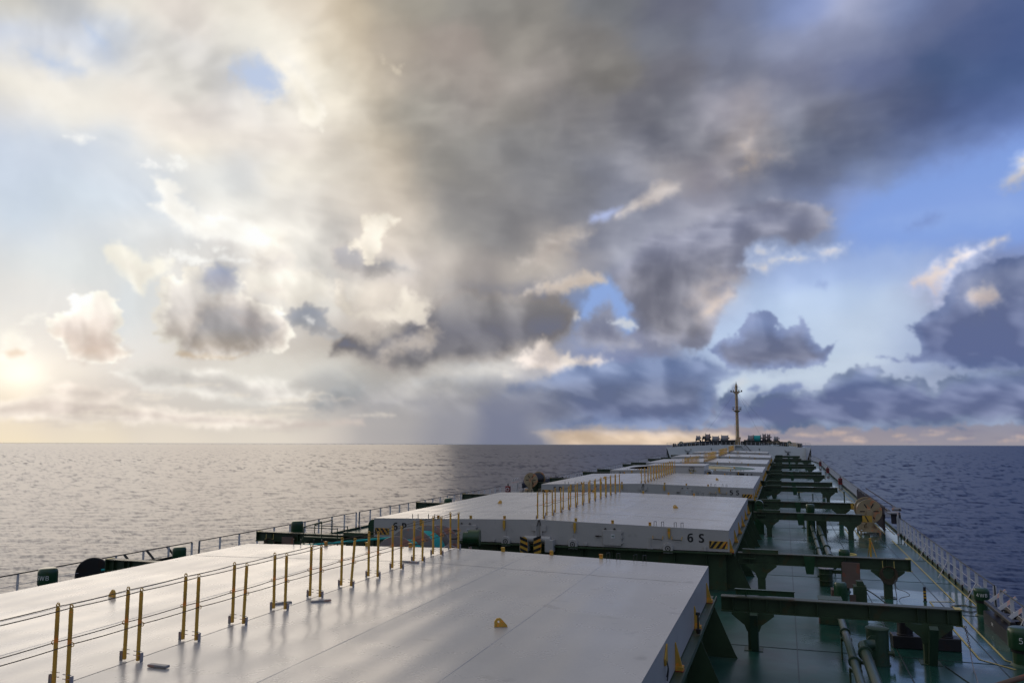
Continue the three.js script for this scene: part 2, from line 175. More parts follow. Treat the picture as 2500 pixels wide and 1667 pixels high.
puff('720 900 780 885 840 890 834 925 780 940 710 930', { top: 'a6a8aa', core: '9ea1a4', soft: 0.6, amp: 0.7, relief: 30, a: 0.85 });
puff('1216 992 1260 987 1330 986 1420 988 1500 990 1600 992 1640 990 1700 994 1700 1040 1262 1040 1240 1006', { top: 'd0baa4', core: 'ceb8a2', edge: 'bfb0a8', soft: 0.16, amp: 0.2, fr: 1.2, depth: 0.5, relief: 30 });
puff('800 935 1000 930 1200 940 1262 1022 1270 1060 780 1060', { top: 'aeaaaa', core: 'a6a3a5', base: 'a8a4a6', soft: 1.9, amp: 0.3, relief: 0, a: 0.6 });
puff('980 930 1200 930 1236 1000 1262 1022 1268 1060 960 1060', { top: '8f909c', core: '8c8d99', soft: 1.5, amp: 0.3, relief: 0, a: 0.6 });
puff('1110 930 1215 930 1222 990 1258 1020 1266 1060 1080 1060', { top: '727890', core: '71778f', soft: 1.1, amp: 0.2, relief: 0, a: 0.75 });
for (let i = 0; i < 46; i++) { const x = 1560 + 840 * hash3(i, 5, 1), y = 990 + 26 * hash3(i, 6, 1), w = 20 + 46 * hash3(i, 7, 1); puff(`${x} ${y} ${x + w * 0.4} ${y - 3.5} ${x + w} ${y - 1} ${x + w * 0.6} ${y + 2.5}`, { top: hash3(i, 8, 1) > 0.45 ? 'd0b6a8' : '868498', soft: 0.16, amp: 0.18, fr: 1.6, relief: 10, a: 0.75 }); }
// grey streaks on the left
puff('-60 930 60 908 120 898 250 914 332 930 420 942 560 946 700 966 640 986 400 976 200 970 -60 966', { top: 'd8ccc2', core: 'd2c6bd', edge: 'ece2d6', soft: 0.3, amp: 0.45, depth: 0.7, relief: 30, a: 0.9 });
puff('256 852 342 840 482 846 600 868 722 892 702 922 600 930 502 914 330 900 290 872', { top: 'd8d3cc', core: 'd2cdc7', edge: 'ece8e0', soft: 0.35, amp: 0.5, depth: 0.8, relief: 32, a: 0.9 });
puff('100 888 150 876 230 888 310 900 260 930 160 920', { top: 'd8cdc4', edge: 'ece0d4', soft: 0.3, amp: 0.5, relief: 26, a: 0.8 });
puff('606 988 680 968 830 962 838 976 720 982 640 990', { top: 'ccc0b8', soft: 0.25, amp: 0.3, relief: 14, a: 0.8 });
puff('660 880 690 878 720 892 700 900', { top: 'c4c0ba', soft: 0.3, amp: 0.4, relief: 12, a: 0.7 });
for (let i = 0; i < 26; i++) { const x = -40 + 900 * hash3(i, 5, 2), y = 880 + 110 * hash3(i, 6, 2), w = 50 + 120 * hash3(i, 7, 2); puff(`${x} ${y} ${x + w * 0.4} ${y - 5} ${x + w} ${y - 1} ${x + w * 0.5} ${y + 3}`, { top: hash3(i, 8, 2) > 0.5 ? 'f4e9d8' : 'cfc5bc', soft: 0.2, amp: 0.25, fr: 1.2, relief: 10, a: 0.5 }); }

const SKY = (() => {
  const W = 4096, H = 2048, data = new Float32Array(W * H * 4), dAz = 360 / W;
  const near = (A, E) => A > -42 && A < 42 && E > -0.6 && E < 38;
  function field(A, E, inside) {
    // domain warp: soft masses get ragged edges
    const wA = 1.25 * fbm(A * 0.22, E * 0.3, 5, 11) + 0.16 * fbm(A * 0.9, E * 1.3, 4, 31), wE = 0.9 * fbm(A * 0.22 + 40, E * 0.3, 5, 21) + 0.12 * fbm(A * 0.9, E * 1.3, 4, 41);
    const calm = sstep(0, 3, E), a = A + wA * (0.35 + 0.65 * calm), e = Math.max(0, E + wE * (0.25 + 0.75 * calm) * Math.min(1, E / 2)), c = Math.cos(e * D2R);
    let r = 0, g = 0, b = 0, s = 1e-12;
    for (const q of sightings) {
      let dA = Math.abs(a - q[0]); if (dA > 180) dA = 360 - dA;
      const X = dA * c / q[3], Y = (e - q[1]) / q[4], d = X * X + Y * Y; if (d > 24) continue;
      const w = Math.exp(-d) * q[5]; r += w * q[2 + 0] * 0; s += w; r += w * q[6]; g += w * q[7]; b += w * q[8];
    }
    return [r / s, g / s, b / s];
  }
  for (const q of sightings) { const [A, E, r, g, b, sx, sy, w] = q; q.length = 0; q.push(A, E, 0, sx, sy, w, r, g, b); }
  const sunX = SUN[0], sunY = SUN[1];
  // self-shading of the cloud field: a density sheet, and how much of it lies between each place and the sun
  const gA = -44, gE = -1, gN = 11.4, gX = Math.ceil(88 * gN), gY = Math.ceil(41 * gN);
  const sheet = (f, seed, lo, hi) => { const d = new Float32Array(gX * gY);
    for (let j = 0; j < gY; j++) for (let i = 0; i < gX; i++) {
      const A = gA + i / gN, E = gE + j / gN, sq = 1 + 0.9 * (1 - sstep(0, 14, E)), w = 0.27 / f;
      const u = A + w * fbm(A * f * 1.17, E * f * 1.17 * sq, 3, seed + 1), v = E * sq + w * fbm(A * f * 1.17 + 30, E * f * 1.17 * sq, 3, seed + 11);
      d[j * gX + i] = sstep(lo, hi, fbm(u * f, v * f * 1.13, 6, seed + 21) + 0.28 * (Math.abs(noise2(u * f * 3.5, v * f * 4, seed + 31)) + 0.5 * Math.abs(noise2(u * f * 7.7, v * f * 8.7, seed + 33)) - 0.5));
    } return d; };
  const dens = sheet(0.3, 500, -0.28, 0.5), dens2 = sheet(0.62, 600, -0.4, 0.6);
  const at = (g, A, E) => { const x = Math.min(gX - 2, Math.max(0, (A - gA) * gN)), y = Math.min(gY - 2, Math.max(0, (E - gE) * gN)), i = x | 0, j = y | 0, u = x - i, v = y - j, k = j * gX + i; return (g[k] * (1 - u) + g[k + 1] * u) * (1 - v) + (g[k + gX] * (1 - u) + g[k + gX + 1] * u) * v; };
  const shade = (d, step, k0) => { const o = new Float32Array(gX * gY);
    for (let j = 0; j < gY; j++) for (let i = 0; i < gX; i++) {
      const A = gA + i / gN, E = gE + j / gN; let lx = SUN[0] - A, ly = SUN[1] + 16 - E; const l = Math.hypot(lx, ly) || 1; lx /= l; ly /= l; let T = 0;
      for (let k = 1; k <= 7; k++) T += at(d, A + lx * k * step, E + ly * k * step) * (1.15 - k * 0.1);
      o[j * gX + i] = Math.exp(-k0 * T) - Math.exp(-k0 * 2.6) + 0.35 * (0.5 - d[j * gX + i]);
    } return o; };
  const lite = shade(dens, 0.2, 0.42), lite2 = shade(dens2, 0.11, 0.42);
  const patches = [[640, 600, 260, 150, 20], [900, 640, 200, 110, 16], [1500, 640, 260, 150, 22], [1700, 330, 300, 140, 15], [1250, 250, 420, 260, 6], [500, 190, 520, 160, 13], [2150, 900, 420, 60, 16], [1250, 880, 500, 70, 12]].map(([x, y, w, h, k]) => { const [A, E] = bearing(x, y); return [A, E, w * 0.0285, h * 0.0285, k]; });
  function paint(A, E) {
    let [r, g, b] = field(A, E);
    const l = Math.hypot(sunX - A, (sunY - E)) || 1, lx = (sunX - A) / l, ly = (sunY - E) / l;
    const li = at(lite, A, E), li2 = at(lite2, A, E), de = 0.5 * at(dens, A, E) + 0.5 * at(dens2, A, E); let gain = 3 * sstep(3, 9, E);
    for (const q of patches) { const X = (A - q[0]) / q[2], Y = (E - q[1]) / q[3]; gain += q[4] * Math.exp(-X * X - Y * Y); }
    { const f = fbm(A * 0.3, E * 0.45, 5, 71), k = gain * ((li - 0.07) * 1.1 + (li2 - 0.04) * 0.8) + 4 * f * sstep(1, 7, E); r += k; g += k * 0.97; b += k * 0.9; }
    for (const p of puffs) {
      if (A < p.box[0] || A > p.box[1] || E < p.box[2] || E > p.box[3]) continue;
      let inside = false, best = 1e9; const P = p.pts, n = P.length;
      const wob = p.amp * 0.7, x = A + wob * fbm(A * p.fr * 1.1, E * p.fr * 1.1, 5, p.s), y = E + wob * 0.8 * fbm(A * p.fr * 1.1 + 50, E * p.fr * 1.1, 5, p.s);
      for (let i = 0, j = n - 1; i < n; j = i++) {
        const ax = P[j][0], ay = P[j][1], bx = P[i][0], by = P[i][1];
        if ((ay > y) !== (by > y) && x < (bx - ax) * (y - ay) / (by - ay) + ax) inside = !inside;
        const ex = bx - ax, ey = by - ay, t = Math.max(0, Math.min(1, ((x - ax) * ex + (y - ay) * ey) / (ex * ex + ey * ey))), dx = x - ax - t * ex, dy = y - ay - t * ey, d = dx * dx + dy * dy;
        if (d < best) best = d;
      }
      const bl = billow(A * p.fr * 1.9, E * p.fr * 2.1, 5, p.s + 3);
      const d = (inside ? 1 : -1) * Math.sqrt(best) + p.amp * (-0.34 * bl + 0.16 * (at(dens2, A, E) - 0.5) + 0.22 * fbm(A * 3.1, E * 3.1, 4, p.s + 40));
      const al = p.a * sstep(-p.soft, p.soft, d); if (al <= 0) continue;
      const t = sstep(0, p.depth, d + 0.15 * bl), v = sstep(p.lo, p.hi, E), m = [0, 1, 2].map((i) => {
        const body = v > 0.45 ? p.core[i] + (p.top[i] - p.core[i]) * sstep(0.45, 1, v) : p.base[i] + (p.core[i] - p.base[i]) * (v / 0.45);
        return p.edge[i] + (body - p.edge[i]) * t;
      });
      let k = 0;
      if (p.relief) k = p.relief * (0.5 * (li - 0.07) + 0.95 * (li2 - 0.04) + 0.14 * fbm(A * p.fr, E * p.fr * 1.2, 4, p.s + 20));
      r += (m[0] + k - r) * al; g += (m[1] + k * 0.97 - g) * al; b += (m[2] + k * 0.92 - b) * al;
    }
    return [r, g, b];
  }
  const put = (x, y, A, E, c) => {
    const i = (y * W + x) * 4, th = Math.hypot((A - sunX) * Math.cos(E * D2R), E - sunY), glow = 1 + 0.22 * Math.exp(-th * th / 1.6) + 0.08 * Math.exp(-th * th / 12);
    data[i] = toLin(Math.max(0, Math.min(254, c[0]))) * glow; data[i + 1] = toLin(Math.max(0, Math.min(254, c[1]))) * (1 + (glow - 1) * 0.93); data[i + 2] = toLin(Math.max(0, Math.min(254, c[2]))) * (1 + (glow - 1) * 0.8); data[i + 3] = 1;
  };
  const azOf = (x) => { const th = ((x + 0.5) / W - 0.5) * 2 * Math.PI; let A = (Math.atan2(Math.cos(th), -Math.sin(th)) - heading) / D2R; if (A > 180) A -= 360; if (A < -180) A += 360; return A; };
  const elOf = (y) => ((y + 0.5) / H - 0.5) * 180;
  const B = 16, gw = W / B, gh = H / B / 2 + 1, grid = [];
  for (let j = 0; j <= gh; j++) for (let i = 0; i < gw; i++) grid.push(field(azOf(i * B), Math.max(0, elOf(H / 2 + j * B))));
  for (let y = 0; y < H; y++) {
    const E = elOf(y);
    for (let x = 0; x < W; x++) {
      const A = azOf(x);
      if (near(A, E)) { put(x, y, A, E, paint(A, Math.max(0, E))); continue; }
      if (E < 0) { put(x, y, A, 20, [110, 116, 132]); continue; }
      const fx = x / B, fy = (y - H / 2) / B, i = Math.floor(fx), j = Math.min(gh - 1, Math.floor(fy)), u = fx - i, v = fy - j, i2 = (i + 1) % gw;
      const g00 = grid[j * gw + i], g10 = grid[j * gw + i2], g01 = grid[(j + 1) * gw + i], g11 = grid[(j + 1) * gw + i2];
      put(x, y, A, E, [0, 1, 2].map((k) => (g00[k] * (1 - u) + g10[k] * u) * (1 - v) + (g01[k] * (1 - u) + g11[k] * u) * v));
    }
  }
  const t = new THREE.DataTexture(data, W, H, THREE.RGBAFormat, THREE.FloatType);
  t.mapping = THREE.EquirectangularReflectionMapping; t.colorSpace = THREE.LinearSRGBColorSpace; t.magFilter = t.minFilter = THREE.LinearFilter; t.needsUpdate = true;
  return t;
})();
scene.background = SKY; scene.environment = SKY;

const sun = new THREE.DirectionalLight(new THREE.Color(1.0, 0.84, 0.66), 0.95);
sun.position.copy(skyDir(SUN[0], SUN[1]).multiplyScalar(400)); sun.target.position.set(0, 0, 0);
sun.castShadow = true; sun.shadow.radius = 100; sun.shadow.mapSize.set(4096, 4096);
Object.assign(sun.shadow.camera, { left: -260, right: 260, top: 120, bottom: -60, near: 1, far: 900 });
scene.add(sun, sun.target);

// ------------------------------------------------------------------ helpers
const V = (x, y, z) => new THREE.Vector3(x, y, z);
const taken = new Map();
function numbered(name) { const n = taken.get(name) ?? 0; taken.set(name, n + 1); return n ? name + '_' + String(n).padStart(3, '0') : name; }
const aboard = [];                                     // top-level things in ship coordinates; SHIP is applied to each at the end
function tag(o, label, category, group) { o.userData.label = label; if (category) o.userData.category = category; if (group) o.userData.group = group; return o; }
function thing(name, label, category, p = [0, 0, 0], turn = 0, group) {
  const o = new THREE.Group(); o.name = numbered(name); o.position.set(...p); o.rotation.y = turn; tag(o, label, category, group); scene.add(o); aboard.push(o); return o;
}
function dup(root, p, turn, label, group) { const r = root.clone(); r.name = numbered(root.name.replace(/_\d{3}$/, '')); r.userData = { ...root.userData }; r.position.set(...p); if (turn !== undefined) r.rotation.y = turn; if (label) r.userData.label = label; if (group) r.userData.group = group; scene.add(r); aboard.push(r); return r; }
function metreUV(g) {
  const p = g.attributes.position, n = g.attributes.normal, uv = new Float32Array(p.count * 2);
  for (let i = 0; i < p.count; i += 3) {
    const a = V().fromBufferAttribute(p, i), b = V().fromBufferAttribute(p, i + 1), c = V().fromBufferAttribute(p, i + 2), f = b.clone().sub(a).cross(c.clone().sub(a));
    const ax = Math.abs(f.x), ay = Math.abs(f.y), az = Math.abs(f.z);
    for (let k = 0; k < 3; k++) { const q = [a, b, c][k], j = (i + k) * 2; if (ay >= ax && ay >= az) { uv[j] = q.x; uv[j + 1] = q.z; } else if (ax >= az) { uv[j] = q.z; uv[j + 1] = q.y; } else { uv[j] = q.x; uv[j + 1] = q.y; } }
  }
  g.setAttribute('uv', new THREE.BufferAttribute(uv, 2)); return g;
}
function join(list) {
  const flat = [list].flat(9).map((g) => { const h = g.index ? g.toNonIndexed() : g; for (const k of Object.keys(h.attributes)) if (!['position', 'normal'].includes(k)) h.deleteAttribute(k); return h; });
  return metreUV(flat.length > 1 ? mergeGeometries(flat) : flat[0]);
}
function mesh(name, list, m) { const o = new THREE.Mesh(join(list), m); o.name = name; o.castShadow = o.receiveShadow = true; return o; }
function part(name, list, m, parent) { const o = mesh(name, list, m); parent.add(o); return o; }
function copyPart(src, parent, x = 0, y = 0, z = 0) { const o = new THREE.Mesh(src.geometry, src.material); o.name = src.name; o.castShadow = o.receiveShadow = true; o.position.copy(src.position).add(V(x, y, z)); parent.add(o); return o; }
function solo(name, list, m, label, category, group) { const o = mesh(numbered(name), list, m); tag(o, label, category, group); scene.add(o); aboard.push(o); return o; }
function struct(name, list, m) { const o = mesh(numbered(name), list, m); o.userData.kind = 'structure'; scene.add(o); aboard.push(o); return o; }
function box(w, h, d, x = 0, y = 0, z = 0, rx = 0, ry = 0, rz = 0) { const g = new THREE.BoxGeometry(w, h, d); if (rx) g.rotateX(rx); if (ry) g.rotateY(ry); if (rz) g.rotateZ(rz); return g.translate(x, y, z); }
function rbox(w, h, d, x = 0, y = 0, z = 0, r = 0.02) { return new RoundedBoxGeometry(w, h, d, 2, r).translate(x, y, z); }
function cyl(r1, r2, h, x = 0, y = 0, z = 0, axis = 'y', seg = 20, open = false) { const g = new THREE.CylinderGeometry(r2, r1, h, seg, 1, open); if (axis === 'x') g.rotateZ(-Math.PI / 2); if (axis === 'z') g.rotateX(Math.PI / 2); return g.translate(x, y, z); }
function bar(a, b, r, seg = 8) { const A = V(...a), B = V(...b), d = B.clone().sub(A), g = new THREE.CylinderGeometry(r, r, d.length(), seg); g.applyQuaternion(new THREE.Quaternion().setFromUnitVectors(V(0, 1, 0), d.normalize())); return g.translate(...A.add(B).multiplyScalar(0.5).toArray()); }
function flat(a, b, w, t) { const A = V(...a), B = V(...b), d = B.clone().sub(A), g = new THREE.BoxGeometry(w, d.length(), t); g.applyQuaternion(new THREE.Quaternion().setFromUnitVectors(V(0, 1, 0), d.normalize())); return g.translate(...A.add(B).multiplyScalar(0.5).toArray()); }
function tube(pts, r, seg = 6, n) { const c = new THREE.CatmullRomCurve3(pts.map((p) => V(...p)), false, 'centripetal'); return new THREE.TubeGeometry(c, n ?? Math.max(8, pts.length * 6), r, seg); }
function ring(R, r, x, y, z, axis = 'y', seg = 28) { const g = new THREE.TorusGeometry(R, r, 8, seg); if (axis === 'y') g.rotateX(Math.PI / 2); if (axis === 'x') g.rotateY(Math.PI / 2); return g.translate(x, y, z); }
function lathe(pts, x = 0, y = 0, z = 0, seg = 28) { return toCreasedNormals(new THREE.LatheGeometry(pts.map((p) => new THREE.Vector2(p[0], p[1])), seg), 0.7).translate(x, y, z); }
function prism(pts, t, plane = 'xy') { // outline extruded by t, centred
  const s = new THREE.Shape(pts.map((p) => new THREE.Vector2(p[0], p[1]))), g = new THREE.ExtrudeGeometry(s, { depth: t, bevelEnabled: false }).translate(0, 0, -t / 2);
  if (plane === 'zy') g.rotateY(-Math.PI / 2); return g;            // outline given as (z, y) stands in the fore-and-aft plane
}
const font = await new FontLoader().loadAsync('fonts/droid/droid_sans_bold.typeface.json');
const fontRegular = await new FontLoader().loadAsync('fonts/droid/droid_sans_regular.typeface.json');
function text(t, size, f = font, gap = 0) { let x = 0; const out = []; for (const ch of t) { if (ch === ' ') { x += size * 0.35; continue; } const g = new TextGeometry(ch, { font: f, size, depth: 0.004, curveSegments: 6 }); g.computeBoundingBox(); out.push(g.translate(x - g.boundingBox.min.x, 0, 0)); x += g.boundingBox.max.x - g.boundingBox.min.x + size * (0.16 + gap); } const w = x - size * (0.16 + gap); return out.map((g) => g.translate(-w / 2, -size / 2, 0)); }

// ------------------------------------------------------------------ materials
function ptex(size, fn, srgb) { // a tileable texture from fn(u, v) -> 0..255 grey or rgb
  const d = new Uint8Array(size * size * 4);
  for (let j = 0; j < size; j++) for (let i = 0; i < size; i++) { const c = fn(i / size, j / size), k = (j * size + i) * 4; const a = Array.isArray(c) ? c : [c, c, c]; d[k] = a[0]; d[k + 1] = a[1]; d[k + 2] = a[2]; d[k + 3] = 255; }
  const t = new THREE.DataTexture(d, size, size); t.wrapS = t.wrapT = THREE.RepeatWrapping; t.magFilter = THREE.LinearFilter; t.minFilter = THREE.LinearMipmapLinearFilter; t.generateMipmaps = true; if (srgb) t.colorSpace = THREE.SRGBColorSpace; t.needsUpdate = true; return t;
}
function pnoise(u, v, f, s) { // periodic value noise over the unit square
  const x = u * f, y = v * f, xi = Math.floor(x), yi = Math.floor(y); let a = x - xi, b = y - yi; a = a * a * (3 - 2 * a); b = b * b * (3 - 2 * b);
  const h = (i, j) => hash3(((i % f) + f) % f, ((j % f) + f) % f, s);
  return (h(xi, yi) * (1 - a) + h(xi + 1, yi) * a) * (1 - b) + (h(xi, yi + 1) * (1 - a) + h(xi + 1, yi + 1) * a) * b;
}
const pf = (u, v, f, s, o = 5) => { let r = 0, a = 0.5; for (let i = 0; i < o; i++) { r += a * pnoise(u, v, f << i, s + i); a *= 0.5; } return r; };
const every = (t, m) => { const c = t.clone(); c.repeat.set(1 / m, 1 / m); c.needsUpdate = true; return c; };
// painted steel, seen close: faint patches of different coats, scuffs, grit
const coatMap = ptex(1024, (u, v) => {
  let k = 232 + 26 * (pf(u, v, 4, 3) - 0.5) + 5 * (pnoise(u, v, 256, 9) - 0.5);
  const scuff = pf(u * 1, v * 1, 16, 23, 4), grit = pnoise(u, v, 300, 31) > 0.992 && pnoise(u, v, 24, 33) > 0.45 ? -45 : 0;
  if (scuff > 0.68) k -= (scuff - 0.68) * 150; k += grit; k = Math.max(60, Math.min(255, k));
  return [k, k * 0.995, k * 0.985];
}, true);
const coatRough = ptex(512, (u, v) => 145 + 80 * (pf(u, v, 4, 43, 4) - 0.5) + 8 * (pnoise(u, v, 128, 49) - 0.5));
const wetRough = ptex(1024, (u, v) => { const a = pf(u, v, 3, 53, 6); const wet = sstep(0.44, 0.5, a); return 70 + 80 * wet + 70 * (pf(u, v, 16, 57, 4) - 0.5); });
const deckMap = ptex(1024, (u, v) => {
  const n = pf(u, v, 6, 63, 6), m = pf(u, v, 24, 73, 4), k = 0.78 + 0.34 * (n - 0.3) + 0.2 * (m - 0.5), rust = sstep(0.63, 0.72, pf(u, v, 12, 83, 5));
  return [Math.min(255, 60 * k * 2.2 + 40 * rust), Math.min(255, 110 * k * 1.9), Math.min(255, 100 * k * 1.9)];
}, true);
const steelMap = ptex(512, (u, v) => { const n = pf(u, v, 5, 93, 6), r = sstep(0.62, 0.7, pf(u, v, 9, 97, 5)); const k = 205 + 70 * (n - 0.5); return [Math.min(255, k + 45 * r), Math.min(255, k - 10 * r), Math.min(255, k - 30 * r)]; }, true);
const bumpy = ptex(512, (u, v) => 255 * pf(u, v, 8, 103, 6));
const M = (r, g, b, o = {}) => new THREE.MeshStandardMaterial({ color: new THREE.Color().setRGB(r, g, b), roughness: 0.5, ...o });
const steel = (r, g, b, rough = 0.45) => M(r, g, b, { roughness: rough, map: every(steelMap, 2.3), bumpMap: every(bumpy, 1.1), bumpScale: 0.0012 });
const mat = {
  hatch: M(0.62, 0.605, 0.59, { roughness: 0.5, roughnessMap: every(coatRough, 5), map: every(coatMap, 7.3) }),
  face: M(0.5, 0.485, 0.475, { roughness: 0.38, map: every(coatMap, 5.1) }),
  fore: M(0.8, 0.82, 0.84, { roughness: 0.5, map: every(coatMap, 9) }),
  weld: M(0.5, 0.49, 0.49, { roughness: 0.5 }),
  deck: M(0.1, 0.165, 0.152, { roughness: 0.55, roughnessMap: every(wetRough, 23), map: every(deckMap, 11), bumpMap: every(bumpy, 2.7), bumpScale: 0.003 }),
  seam: M(0.012, 0.03, 0.026, { roughness: 0.4 }),
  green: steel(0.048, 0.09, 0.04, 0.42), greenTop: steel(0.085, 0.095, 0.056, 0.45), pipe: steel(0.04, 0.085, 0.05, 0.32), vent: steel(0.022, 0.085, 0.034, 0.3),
  black: steel(0.02, 0.018, 0.022, 0.4), yellow: M(0.78, 0.46, 0.06, { roughness: 0.45, map: every(steelMap, 0.9) }), line: M(0.62, 0.5, 0.16, { roughness: 0.55, map: every(coatMap, 1.3) }),
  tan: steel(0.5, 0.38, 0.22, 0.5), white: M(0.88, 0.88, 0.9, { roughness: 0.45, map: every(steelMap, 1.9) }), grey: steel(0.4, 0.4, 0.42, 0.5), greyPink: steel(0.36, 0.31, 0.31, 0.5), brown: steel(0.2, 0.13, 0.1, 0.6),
  ink: M(0.012, 0.012, 0.014, { roughness: 0.5 }), chalk: M(0.72, 0.72, 0.7, { roughness: 0.6 }), teal: M(0.03, 0.36, 0.34, { roughness: 0.9, bumpMap: every(bumpy, 0.2), bumpScale: 0.01 }), rope: M(0.09, 0.062, 0.04, { roughness: 0.9 }),
  rail: steel(0.03, 0.034, 0.032, 0.45), red: M(0.22, 0.02, 0.02, { roughness: 0.5 }), mast: M(0.66, 0.5, 0.28, { roughness: 0.5, map: every(steelMap, 1.7) }), hull: steel(0.05, 0.03, 0.03, 0.6), dark: M(0.01, 0.01, 0.01, { roughness: 0.8 }), markGreen: M(0.07, 0.14, 0.11, { roughness: 0.5 }), markYellow: M(0.46, 0.36, 0.15, { roughness: 0.5 }), net: M(0.05, 0.045, 0.06, { roughness: 0.9 }),
};

// ------------------------------------------------------------------ the sea: one sheet to the horizon, a wind sea of many small wave trains
{
  const waves = [], R = (i, s) => hash3(i, s, 77);
  for (let i = 0; i < 120; i++) {
    const L = 0.4 * Math.pow(40, Math.pow(R(i, 1), 1.6)), spread = (R(i, 2) + R(i, 3) + R(i, 4) - 1.5) * 1.25, a = heading + 0.4 + spread * 0.8;
    const k = 2 * Math.PI / L, slope = 0.026 * (L > 7 ? Math.pow(7 / L, 0.8) : L < 1.6 ? 0.8 : 1); waves.push([k * Math.sin(a), -k * Math.cos(a), slope / k, R(i, 5) * 6.283, L, slope]);
  }
  const c = V().setFromMatrixPosition(camera.matrixWorld), h = c.y, rings = [], cols = [];
  for (let r = 6; r < 40; r *= 1.16) rings.push(r);
  for (let th = Math.atan(h / 42); th > 0.0004; th -= Math.max(0.00028, Math.min(0.0011, th * 0.045))) rings.push(h / Math.tan(th));
  rings.push(52000, 100000);
  const inView = 37; for (let A = -180; A < -inView; A += 3) cols.push(A); for (let A = -inView; A <= inView; A += 0.075) cols.push(A); for (let A = inView + 3; A < 180; A += 3) cols.push(A);
  const nr = rings.length, nc = cols.length, pos = new Float32Array(nr * nc * 3), nor = new Float32Array(nr * nc * 3), idx = [];
  for (let i = 0; i < nr; i++) {
    const r = rings[i], dr = i < nr - 1 ? rings[i + 1] - r : r, lift = Math.max(0, 1 - r / 4000);
    for (let j = 0; j < nc; j++) {
      const a = heading + cols[j] * D2R, x = c.x + r * Math.sin(a), z = c.z - r * Math.cos(a); let y = 0, sx = 0, sz = 0;
      const gust = 0.72 + 0.5 * fbm(x * 0.006 + 3, z * 0.006, 3, 301), cell = r * 0.0013;
      for (const w of waves) { if (w[4] < cell * 1.6) continue; const p = w[0] * x + w[1] * z + w[3], cs = Math.cos(p) * gust; sx += w[0] * w[2] * cs; sz += w[1] * w[2] * cs; if (w[4] > dr * 2.2) y += w[2] * Math.sin(p) * gust; }
      const k = (i * nc + j) * 3, l = 1 / Math.hypot(sx, 1, sz); pos[k] = x; pos[k + 1] = y * lift; pos[k + 2] = z; nor[k] = -sx * l; nor[k + 1] = l; nor[k + 2] = -sz * l;
      if (i < nr - 1) { const j2 = (j + 1) % nc, a0 = i * nc + j, b0 = i * nc + j2, a1 = a0 + nc, b1 = b0 + nc; idx.push(a0, b0, a1, b0, b1, a1); }
    }
  }
  const g = new THREE.BufferGeometry(); g.setAttribute('position', new THREE.BufferAttribute(pos, 3)); g.setAttribute('normal', new THREE.BufferAttribute(nor, 3)); g.setIndex(idx);
  const uv = new Float32Array(nr * nc * 2); for (let i = 0; i < nr * nc; i++) { uv[2 * i] = (pos[3 * i] - c.x); uv[2 * i + 1] = (pos[3 * i + 2] - c.z); } g.setAttribute('uv', new THREE.BufferAttribute(uv, 2));
  const water = new THREE.MeshPhysicalMaterial({ color: new THREE.Color().setRGB(0.002, 0.012, 0.06), roughness: 0.36, ior: 1.333, bumpMap: every(bumpy, 6), bumpScale: 0.06 });
  const sea = new THREE.Mesh(g, water); sea.name = 'sea'; sea.userData.kind = 'structure'; sea.receiveShadow = true; scene.add(sea);
}

